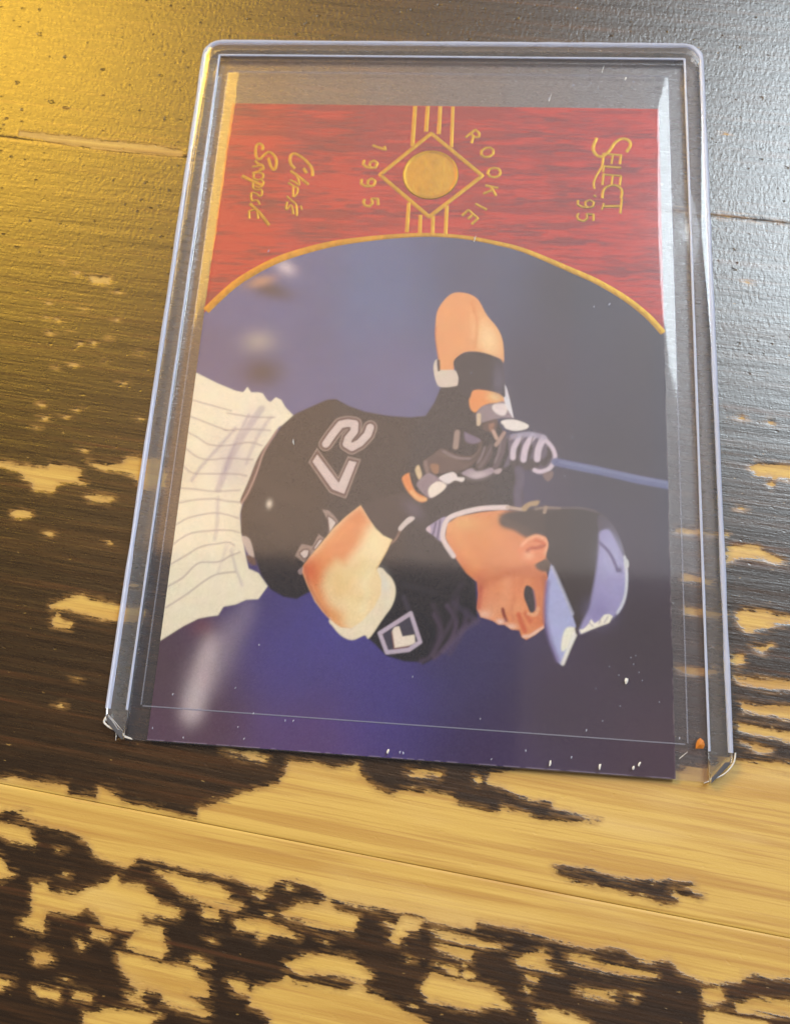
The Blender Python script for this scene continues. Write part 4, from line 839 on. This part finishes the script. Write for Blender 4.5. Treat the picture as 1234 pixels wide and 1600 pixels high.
k2 = smooth(0.54, 0.76, vnoise(GX, GY, .16, .75, 35) * .5 + .5 * vnoise(GX, GY, .5, 3.6, 36))
red = red * (1 - .6 * k2[..., None]) + srgb(110, 40, 52) * .6 * k2[..., None]
INK[above] = red[above]
# worn white along the card's long edge
ew = smooth(HX - 0.16, HX - 0.04, GX) * smooth(.25, .8, .5 * vnoise(GX, GY, .2, 2.5, 41) + .5 * vnoise(GX, GY, .2, .7, 43)) * (GY < 12)
INK = INK * (1 - .35 * ew[..., None]) + srgb(190, 180, 185) * .35 * ew[..., None]
ew = smooth(-HY + 0.14, -HY + 0.03, GY) * smooth(.3, .6, vnoise(GX, GY, 1.5, .2, 42))
INK = INK * (1 - .5 * ew[..., None]) + srgb(170, 160, 190) * .5 * ew[..., None]

face = grid_obj("printed_face", GX, GY, np.full(GX.shape, ZC1 - ZC0), MAT_PRINT, card)
at = face.data.color_attributes.new("ink", 'FLOAT_COLOR', 'POINT')
at.data.foreach_set("color", np.concatenate([np.clip(INK, 0, 1), np.ones((NY, NX, 1))], -1).ravel().astype(np.float32))
e = 0.0
zt = ZC1 - ZC0 - 0.004
mesh_obj("card_stock", [(-HX, -HY, 0), (HX, -HY, 0), (HX, HY, 0), (-HX, HY, 0), (-HX, -HY, zt), (HX, -HY, zt), (HX, HY, zt), (-HX, HY, zt)],
         [(3, 2, 1, 0), (4, 5, 6, 7), (0, 1, 5, 4), (1, 2, 6, 5), (2, 3, 7, 6), (3, 0, 4, 7)], MAT_STOCK, card)

# ------------------------------------------------------------------ gold foil stamped on the card
ZF = ZC1 - ZC0
def ribbon_data(P, w, z0, h, closed=False):
    """raised strip with sloping shoulders along a polyline; w may be an array"""
    P = np.asarray(P, float); N = len(P)
    w = np.broadcast_to(np.asarray(w, float), (N,))
    if closed:
        t = np.roll(P, -1, 0) - np.roll(P, 1, 0)
    else:
        t = np.gradient(P, axis=0)
    t /= np.maximum(np.linalg.norm(t, axis=1, keepdims=True), 1e-9)
    nrm = np.stack([-t[:, 1], t[:, 0]], 1)
    V = []
    for i in range(N):
        for q, z in ((-.5, -0.003), (-.36, h * .55), (-.14, h), (.14, h), (.36, h * .55), (.5, -0.003)):
            V.append((P[i, 0] + nrm[i, 0] * q * w[i], P[i, 1] + nrm[i, 1] * q * w[i], z0 + z))
    F = []
    for i in range(N if closed else N - 1):
        j = (i + 1) % N
        for k in range(5):
            F.append((i * 6 + k + 1, i * 6 + k, j * 6 + k, j * 6 + k + 1))
    if not closed:
        pass                                     # the ends stay open, flush with the card
    return V, F

def dense(P, step=0.6, closed=True):
    out = []
    N = len(P)
    for i in range(N if closed else N - 1):
        a, b = P[i], P[(i + 1) % N]
        n = max(1, int(np.linalg.norm(b - a) / step))
        out += [a + (b - a) * k / n for k in range(n)]
    return np.array(out)

def ribbons(name, items, parent, mat=None, h=0.032, fat=1.0):
    V, F = [], []
    for i, it in enumerate(items):
        P, w = it[0], np.asarray(it[1]) * fat
        closed = len(it) > 2 and it[2]
        if w.ndim == 0:                      # short steps keep the shading even up to the ends
            P = dense(P, .22, True) if closed else np.vstack([dense(P, .22, False), P[-1:]])
        v, f = ribbon_data(P, w, ZF, h + 0.0023 * i, closed)
        o = len(V)
        V += v; F += [tuple(a + o for a in q) for q in f]
    return mesh_obj(name, V, F, mat or MAT_FOIL, parent, smooth=True)

def clipx(P):
    return P[(P[:, 0] > -HX + 0.05) & (P[:, 0] < HX - 0.05)]
arcw = 0.62 + 0.5 * smooth(0, 26, np.abs(clipx(ARC)[:, 0] - 2)) * np.where(clipx(ARC)[:, 0] < 0, 1.0, 0.55)
ribbons("foil_arc", [(clipx(ARC), arcw)], card)
for P, w in [(Q("-3.91,44.72 -3.93,37.67"), .62), (Q("-2.01,44.61 -2.05,40.13"), .62), (Q("-0.16,44.51 -0.15,39.73"), .60), (Q("1.72,44.67 1.81,37.63"), .52),
             (Q("-3.90,28.57 -3.92,23.91"), .56), (Q("-2.13,26.68 -2.05,23.72"), .56), (Q("-0.31,26.52 -0.24,23.71"), .56), (Q("1.58,28.20 1.61,23.66"), .56)]:
    P = P.copy(); P[:, 1] = np.clip(P[:, 1], -HY, HY - 0.05)
    ribbons("foil_stripe", [(P, w)], card)
ribbons("foil_diamond", [(Q("-8.40,32.92 -1.27,39.86 6.50,33.10 -0.85,26.41"), .62, True)], card)
# domed disc (a plain ball emblem) with a raised rim
cdisc = Q("-1.01,33.08").ravel(); ra = abs((Q("3.07,33.17") - Q("-5.11,33.00")).ravel()[0]) / 2; rb_ = abs((Q("-1.22,37.08") - Q("-0.80,29.12")).ravel()[1]) / 2
rr = np.array([0.0, .2, .4, .6, .75, .86, .91, .95, .98, 1.0]); zz = np.array([.05, .05, .05, .045, .035, .02, .05, .12, .09, -.003])
th = np.linspace(0, 2 * math.pi, 65)
R_, T_ = np.meshgrid(rr, th)
grid_obj("foil_disc", cdisc[0] + R_ * ra * np.cos(T_), cdisc[1] + R_ * rb_ * np.sin(T_), np.broadcast_to(zz + ZF, R_.shape).copy(), MAT_FOIL, card)

# stroke letters; they read from the card's long side (glyph up = +x, glyph right = -y)
GL = {
 '1': [[(.2, .8), (.5, 1), (.5, 0)]], '9': [[(.9, .7), (.75, .95), (.35, 1), (.1, .75), (.3, .5), (.7, .48), (.9, .7), (.85, .3), (.6, .02), (.15, .05)]],
 '5': [[(.85, 1), (.2, 1), (.15, .58), (.6, .62), (.9, .4), (.75, .08), (.4, 0), (.1, .1)]],
 'R': [[(.1, 0), (.1, 1), (.65, 1), (.88, .78), (.65, .52), (.1, .5)], [(.5, .5), (.92, 0)]],
 'O': [[(.5, 1), (.85, .85), (.98, .5), (.85, .15), (.5, 0), (.15, .15), (.02, .5), (.15, .85), (.5, 1)]],
 'K': [[(.1, 0), (.1, 1)], [(.9, 1), (.15, .45)], [(.4, .6), (.95, 0)]], 'I': [[(.5, 0), (.5, 1)]],
 'E': [[(.9, 1), (.1, 1), (.1, 0), (.9, 0)], [(.1, .5), (.75, .5)]],
}
def glyph(ch, c, hgt, wid, ang=0.0, lw=0.26):
    c = np.asarray(c).ravel(); res = []
    k, s = math.cos(ang), math.sin(ang)
    for st_ in GL[ch]:
        g = np.array(st_, float) - .5
        gx_, gy_ = g[:, 0] * wid, g[:, 1] * hgt
        x, y = gy_, -gx_                     # up -> +x, right -> -y
        P = np.stack([c[0] + x * k - y * s, c[1] + x * s + y * k], 1)
        res.append((P, lw))
    return res
items = []
for ch, c, a in (('1', Q("-8.84,37.36"), -.35), ('9', Q("-9.99,34.64"), -.1), ('9', Q("-10.07,31.63"), .02), ('5', Q("-9.44,28.48"), .12)):
    items += glyph(ch, c, 2.1, 1.6, a, .46)
ribbons("foil_year", items, card, h=.032)
items = []
for ch, c, a in (('R', Q("4.95,39.48"), .75), ('O', Q("7.08,36.89"), .4), ('O', Q("8.17,33.64"), .1), ('K', Q("7.79,30.74"), -.2), ('I', Q("6.49,28.17"), -.5), ('E', Q("4.95,26.52"), -.75)):
    items += glyph(ch, c, 1.9, 1.6, a, .44)
ribbons("foil_word", items, card)
sm_ = lambda P: catmull(P, False, 4)
ribbons("foil_surname", [(sm_(Q("-26.25,36.60 -26.27,37.28 -26.83,37.67 -27.25,37.26 -27.24,36.25 -26.98,35.35 -26.45,35.13 -25.91,35.82 -25.24,36.29 -24.47,35.85 -23.97,34.96 -23.95,33.84 -24.16,33.39 -24.68,33.94 -25.03,34.83 -25.19,35.38")), .36),
    (sm_(Q("-27.18,34.84 -26.67,34.35 -25.97,34.08 -25.80,33.47 -26.36,33.46")), .34), (Q("-25.97,34.08 -27.48,33.82"), .28), (sm_(Q("-25.80,33.47 -26.62,33.01 -27.36,32.77")), .32),
    (sm_(Q("-25.83,32.80 -25.66,32.14 -26.27,31.68 -27.02,32.00 -27.09,32.66 -26.51,32.90 -25.83,32.75")), .30), (Q("-28.84,32.29 -27.06,31.44 -25.45,30.71"), .45), (sm_(Q("-25.86,31.69 -25.51,31.26 -25.93,30.48 -26.77,30.68")), .3),
    (sm_(Q("-27.04,31.33 -27.00,30.45 -26.39,30.03 -25.79,30.15 -25.53,29.61 -25.77,29.05 -26.43,29.48 -27.05,29.57 -27.13,28.91 -26.85,28.26")), .30), (sm_(Q("-26.85,28.26 -26.11,28.39 -25.67,27.69")), .28),
    (Q("-27.15,27.82 -25.59,26.45 -23.92,24.45"), .42), (Q("-26.25,26.98 -27.12,26.63 -26.98,25.45"), .3), (Q("-25.91,26.61 -25.67,25.43"), .28)], card, h=.032, fat=1.3)
ribbons("foil_forename", [(sm_(Q("-18.34,32.47 -18.49,33.63 -19.37,34.83 -20.47,35.70 -21.43,36.13 -21.94,35.56 -21.77,34.45 -21.03,33.63")), .38), (Q("-19.77,33.76 -19.24,32.94"), .4),
    (Q("-21.66,33.28 -20.24,32.26 -18.76,31.08"), .38), (sm_(Q("-20.91,32.91 -20.35,31.81 -20.20,30.99 -20.87,31.47 -21.61,31.79")), .3), (sm_(Q("-21.82,31.34 -21.01,30.81 -20.37,30.49 -20.38,29.62 -20.78,29.06")), .3), (Q("-21.01,30.81 -20.88,29.06"), .28),
    (sm_(Q("-21.80,29.15 -21.08,28.51 -20.30,27.77 -20.03,26.05")), .3), (sm_(Q("-21.66,28.28 -21.77,27.41 -21.58,27.04 -21.10,27.75 -20.80,27.22 -20.58,26.31")), .3), (Q("-19.59,27.68 -19.38,27.04"), .25)], card, h=.032, fat=1.3)
ribbons("foil_brand", [(sm_(Q("27.02,37.31 27.62,38.48 27.24,39.30 26.32,39.44 25.44,38.82 24.76,37.71 23.88,36.70 23.11,36.58 22.48,37.11 22.33,38.10 22.82,39.55")), .42), (sm_(Q("23.78,36.37 23.54,34.95 22.81,33.53 22.38,32.33 22.47,31.37")), .30),
    (Q("23.79,36.97 26.30,36.80"), .32), (Q("23.81,37.14 23.64,35.55"), .32), (Q("25.09,36.73 24.89,35.36"), .30), (Q("26.28,36.91 26.07,35.33"), .34),
    (Q("23.87,34.96 26.28,34.79"), .36), (Q("23.87,35.12 23.70,34.03"), .30),
    (Q("23.77,33.66 26.26,33.50"), .32), (Q("23.79,33.82 23.59,31.99"), .34), (Q("25.07,33.47 24.86,31.91"), .32), (Q("26.24,33.50 26.04,31.94"), .34),
    (sm_(Q("23.58,29.91 23.71,31.08 24.24,31.73 25.20,32.02 25.96,31.67 26.35,31.04 26.18,29.92")), .38), (Q("23.75,28.64 26.12,28.75"), .42), (Q("26.32,29.87 26.06,27.60"), .34), (Q("23.80,29.17 23.51,28.11"), .30)]
    + glyph('9', Q("21.23,29.00"), 2.3, 1.5, 0, .36) + glyph('5', Q("21.19,26.90"), 2.3, 1.5, 0, .36) + [(Q("22.37,30.36 22.71,30.10"), .34)], card, h=.032, fat=1.2)

# ------------------------------------------------------------------ soft sleeve
sleeve = empty("soft_sleeve", (0, 0, 0.40 * MM))
tag(sleeve, "thin clear soft sleeve wrapped round the card, ending short of its lower edge", "card sleeve")
sx0, sx1, sy0, sy1 = -33.15, 33.25, -40.55, 50.0
us = np.unique(np.concatenate([np.linspace(sx0, -29.5, 20), np.linspace(-29.5, 29.5, 24), np.linspace(29.5, sx1, 20)]))
vs = np.linspace(sy0, sy1, 60)
U, V = np.meshgrid(us, vs)
def sleeve_z(U, V, top):
    prof = 1 - np.clip((np.abs(U) - 31.3) / 1.95, 0, 1) ** 1.4
    wav = 0.05 * (vnoise(U, V, .05, .06, 51) - .5) * smooth(44.5, 47, V)
    if top:
        relax = 0.35 + 0.65 * smooth(-8, 26, V)
        rip = 0.05 * (vnoise(U, V, .25, .22, 52) - .5) * smooth(31.4, 32.2, np.abs(U))
        prof = 1 - (1 - prof) * relax
        return rip + 0.24 + 0.25 * prof * (1 - 0.55 * smooth(44.6, 49.5, V)) + wav
    return 0.03 + 0.0 * U
o = grid_obj("front_film", U, V, sleeve_z(U, V, True), MAT_FILM, sleeve)
o = grid_obj("back_film", U, V, sleeve_z(U, V, False), MAT_FILM, sleeve)
def bar(name, x0, x1, y0, y1, z0, z1, mat, parent):
    b = min(.05, (z1 - z0) * .3, (x1 - x0) * .3, (y1 - y0) * .3)
    v = [(x0, y0, z0), (x1, y0, z0), (x1, y1, z0), (x0, y1, z0), (x0, y0, z1 - b), (x1, y0, z1 - b), (x1, y1, z1 - b), (x0, y1, z1 - b),
         (x0 + b, y0 + b, z1), (x1 - b, y0 + b, z1), (x1 - b, y1 - b, z1), (x0 + b, y1 - b, z1)]
    f = [(3, 2, 1, 0), (8, 9, 10, 11)] + [(i, (i + 1) % 4, 4 + (i + 1) % 4, 4 + i) for i in range(4)] + [(4 + i, 4 + (i + 1) % 4, 8 + (i + 1) % 4, 8 + i) for i in range(4)]
    return mesh_obj(name, v, f, mat, parent)
bar("side_seam", sx0 - .12, sx0 + .05, sy0, sy1, .02, .16, MAT_BEAD, sleeve)
bar("side_seam", sx1 - .05, sx1 + .12, sy0, sy1, .02, .16, MAT_BEAD, sleeve)
bar("end_seam", sx0, sx1, sy1, sy1 + .15, .02, .40, MAT_BEAD, sleeve)
bar("open_edge", sx0 + .3, sx1 - .3, sy0 - .16, sy0 - .01, .44, .50, MAT_BEAD, sleeve)

# ------------------------------------------------------------------ rigid holder
holder = empty("card_holder")
tag(holder, "rigid clear plastic card holder with scuffed lower corners lying on the table", "card holder")
xl, xr, yt, yb = -37.44, 38.42, 55.4, -44.55
RW = 2.95
bar("back_sheet", xl + RW + .02, xr - RW - .02, yb, yt - RW - .02, .04, .32, MAT_SHEET, holder)
bar("front_sheet", xl + RW + .02, xr - RW - .02, yb - .03, yt - RW - .02, 1.02, 1.36, MAT_SHEET, holder)
# folded rim: a rounded bar swept round three sides
prof = []
def corner(cx, cz, r, a0, a1, n=5):
    for a in np.linspace(a0, a1, n):
        prof.append((cx + r * math.cos(a), cz + r * math.sin(a)))
zb, zt_ = .02, 1.40
corner(RW - .25, zb + .25, .25, -math.pi / 2, 0)
corner(RW - .30, zt_ - .30, .30, 0, math.pi / 2)
corner(.60, zt_ - .60, .60, math.pi / 2, math.pi, 9)
corner(.45, zb + .45, .45, math.pi, 1.5 * math.pi, 7)
RC = 2.9
path = []
ys = np.linspace(yb, yt - RC, 30)
for y in ys: path.append(((xl, y), (1, 0)))
for a in np.linspace(0, math.pi / 2, 10)[1:]:
    path.append(((xl + RC - RC * math.cos(a), yt - RC + RC * math.sin(a)), (math.cos(a), -math.sin(a))))
for x in np.linspace(xl + RC, xr - RC, 30)[1:-1]: path.append(((x, yt), (0, -1)))
for a in np.linspace(math.pi / 2, 0, 10):
    path.append(((xr - RC + RC * math.cos(a), yt - RC + RC * math.sin(a)), (-math.cos(a), -math.sin(a))))
for y in ys[::-1][1:]: path.append(((xr, y), (-1, 0)))
V, F = [], []
NP = len(prof)
for i, ((px, py), (nx, ny)) in enumerate(path):
    for (d, z) in prof:
        # inside the corner arcs the bar narrows so that it never folds over itself
        y = py + ny * d; x = px + nx * d
        if i == 0: y = yb + max(0, (RW - d) - .55) * (.95 if True else 1)
        if i == len(path) - 1: y = yb + max(0, (RW - d) - .35) * 1.0
        V.append((x, y, z))
    if i:
        for k in range(NP):
            a = (i - 1) * NP + k; b = (i - 1) * NP + (k + 1) % NP; c = i * NP + (k + 1) % NP; d_ = i * NP + k
            F.append((a, b, c, d_))
F.append(tuple(range(NP))[::-1]); F.append(tuple((len(path) - 1) * NP + k for k in range(NP)))
rim = mesh_obj("folded_rim", V, F, MAT_RIM, holder, smooth=True)

# creases along the fold, outside and inside; bright edge reflections painted as pale haze
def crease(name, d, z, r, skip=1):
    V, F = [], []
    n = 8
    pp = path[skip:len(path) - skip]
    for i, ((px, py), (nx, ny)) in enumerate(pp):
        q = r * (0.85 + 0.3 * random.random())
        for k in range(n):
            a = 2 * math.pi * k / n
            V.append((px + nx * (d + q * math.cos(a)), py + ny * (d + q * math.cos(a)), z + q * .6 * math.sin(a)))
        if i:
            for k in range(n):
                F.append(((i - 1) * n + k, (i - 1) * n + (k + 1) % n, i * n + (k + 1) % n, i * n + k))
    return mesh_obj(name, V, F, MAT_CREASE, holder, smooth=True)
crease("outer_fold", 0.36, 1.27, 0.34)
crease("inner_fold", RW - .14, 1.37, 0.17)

# frayed lower-left corner, chipped lower-right corner
def strand(pts, r, name="plastic_sliver", parent=holder, mat=None):
    P = catmull(np.array(pts, float), False, 5)
    V, F = [], []
    n = 6
    for i, p in enumerate(P):
        t = P[min(i + 1, len(P) - 1)] - P[max(i - 1, 0)]
        t = t / np.linalg.norm(t)
        a = np.cross(t, (0.2, 0.1, 1.0)); a /= np.linalg.norm(a); b = np.cross(t, a)
        rr_ = r * (1 - 0.6 * i / len(P)) * (0.8 + 0.4 * random.random())
        for k in range(n):
            q = 2 * math.pi * k / n
            V.append(tuple(p + rr_ * (math.cos(q) * a + math.sin(q) * b)))
        if i:
            for k in range(n):
                F.append(((i - 1) * n + k, (i - 1) * n + (k + 1) % n, i * n + (k + 1) % n, i * n + k))
    return mesh_obj(name, V, F, mat or MAT_SCUFF, parent, smooth=True)
def S3(P, z):
    return [(p[0], p[1], z) for p in P]
for P, r in [(Q("-37.16,-42.14 -37.34,-42.78 -36.55,-43.34 -35.67,-43.66 -34.75,-44.21 -33.47,-44.49"), .15), (Q("-37.00,-42.26 -36.38,-42.71 -35.87,-43.30 -35.61,-44.02 -35.55,-44.75"), .07), (Q("-36.59,-43.10 -35.36,-43.88 -33.63,-44.38"), .09), (Q("-37.05,-42.01 -36.10,-42.70 -35.28,-43.51 -34.33,-44.31"), .06)]:
    strand(S3(P, 1.15), r)
for P, r in [(Q("38.62,-41.16 38.32,-42.34 37.15,-43.57 34.89,-44.65"), .11)]:
    strand(S3(P, 1.2), r)

# chips and scratches on the front sheet
def chip(c, r, seed, mat=MAT_SCUFF, name="scuff", parent=holder, z=1.362, ang=None, el=1.6):
    q = random.Random(seed)
    c = np.asarray(c).ravel()
    n = 8
    a0 = q.uniform(0, 3) if ang is None else ang
    V = [(c[0], c[1], z + r * .35)]
    for i in range(n):
        a = 2 * math.pi * i / n
        R = r * q.uniform(.55, 1.15)
        x, y = R * math.cos(a) * el, R * math.sin(a) / el * 1.2
        V.append((c[0] + x * math.cos(a0) - y * math.sin(a0), c[1] + x * math.sin(a0) + y * math.cos(a0), z))
    F = [(0, 1 + i, 1 + (i + 1) % n) for i in range(n)] + [tuple(range(n, 0, -1))]
    return mesh_obj(name, V, F, mat, parent)
sd_ = 0
for s, rads in [(Q("26.14,-34.09"), [.42]), (Q("17.18,-43.74 22.98,-43.70 26.81,-43.58 27.56,-43.10"), [.30, .36, .30, .26]), (Q("-2.05,-43.77 -0.59,-43.73 -0.20,-43.80"), [.30, .2, .2]),
                (Q("24.14,-32.57 25.26,-33.48 26.72,-31.40 27.30,-31.15 27.66,-33.02 28.03,-33.91 27.03,-32.14 25.38,-36.94 29.98,-36.19 22.53,-35.16 23.31,-38.71"), [.10] * 11),
                (Q("-29.11,-39.08 -18.95,-32.67 -21.36,-37.85 -18.77,-40.61 -14.77,-41.17 -13.77,-41.11 -31.09,-43.05 -27.11,-43.89 -20.50,-42.24 -19.61,-43.51 0.43,-35.22"), [.15] * 11),
                (Q("8.84,-39.41 10.31,-43.74 14.31,-42.54 21.41,-39.86 32.23,-40.03 19.69,-42.91"), [.15] * 6),
                (Q("24.43,13.84 22.36,13.38 15.41,13.30 19.53,-4.76 18.63,-9.82 6.07,3.44 16.37,4.41 21.18,4.04 23.36,-0.82"), [.24, .2, .16, .16, .15, .14, .13, .13, .13]),
                (Q("19.40,47.92 20.58,48.09 21.95,48.33 23.06,47.31 27.02,49.20 28.12,48.66 15.83,45.67 26.36,46.26 23.77,51.02 5.73,23.03"), [.22, .14, .16, .12, .32, .2, .2, .14, .16, .16]),
                (Q("-23.44,20.28 -10.98,17.40 -3.33,5.59 -1.79,-0.26 -17.26,-7.00"), [.2, .12, .12, .14, .12])]:
    for c, r in zip(s, rads):
        sd_ += 1
        chip(c, r * .7, sd_, MAT_SCUFF if r > .25 else MAT_FAINT, ang=1.35 + random.uniform(-.35, .35), el=1.6)
for P in [Q("-17.20,-6.94 -17.04,-7.37"), Q("32.16,-42.21 33.12,-41.43"), Q("15.83,45.20 16.23,46.48"), Q("23.54,50.09 23.90,51.39"), Q("-17.21,-6.61 -17.05,-7.34"), Q("5.71,22.44 5.94,23.44")]:
    strand(S3(dense(P, .3, False).tolist() + [P[-1].tolist()], 1.37), .05, name="scratch")
fk = chip(Q("34.55,-40.54"), .62, 77, MAT_ORANGE, "orange_crumb", None, 1.40, ang=1.5, el=1.15)
tag(fk, "tiny orange crumb on the rim near the holder's lower right corner", "crumb")
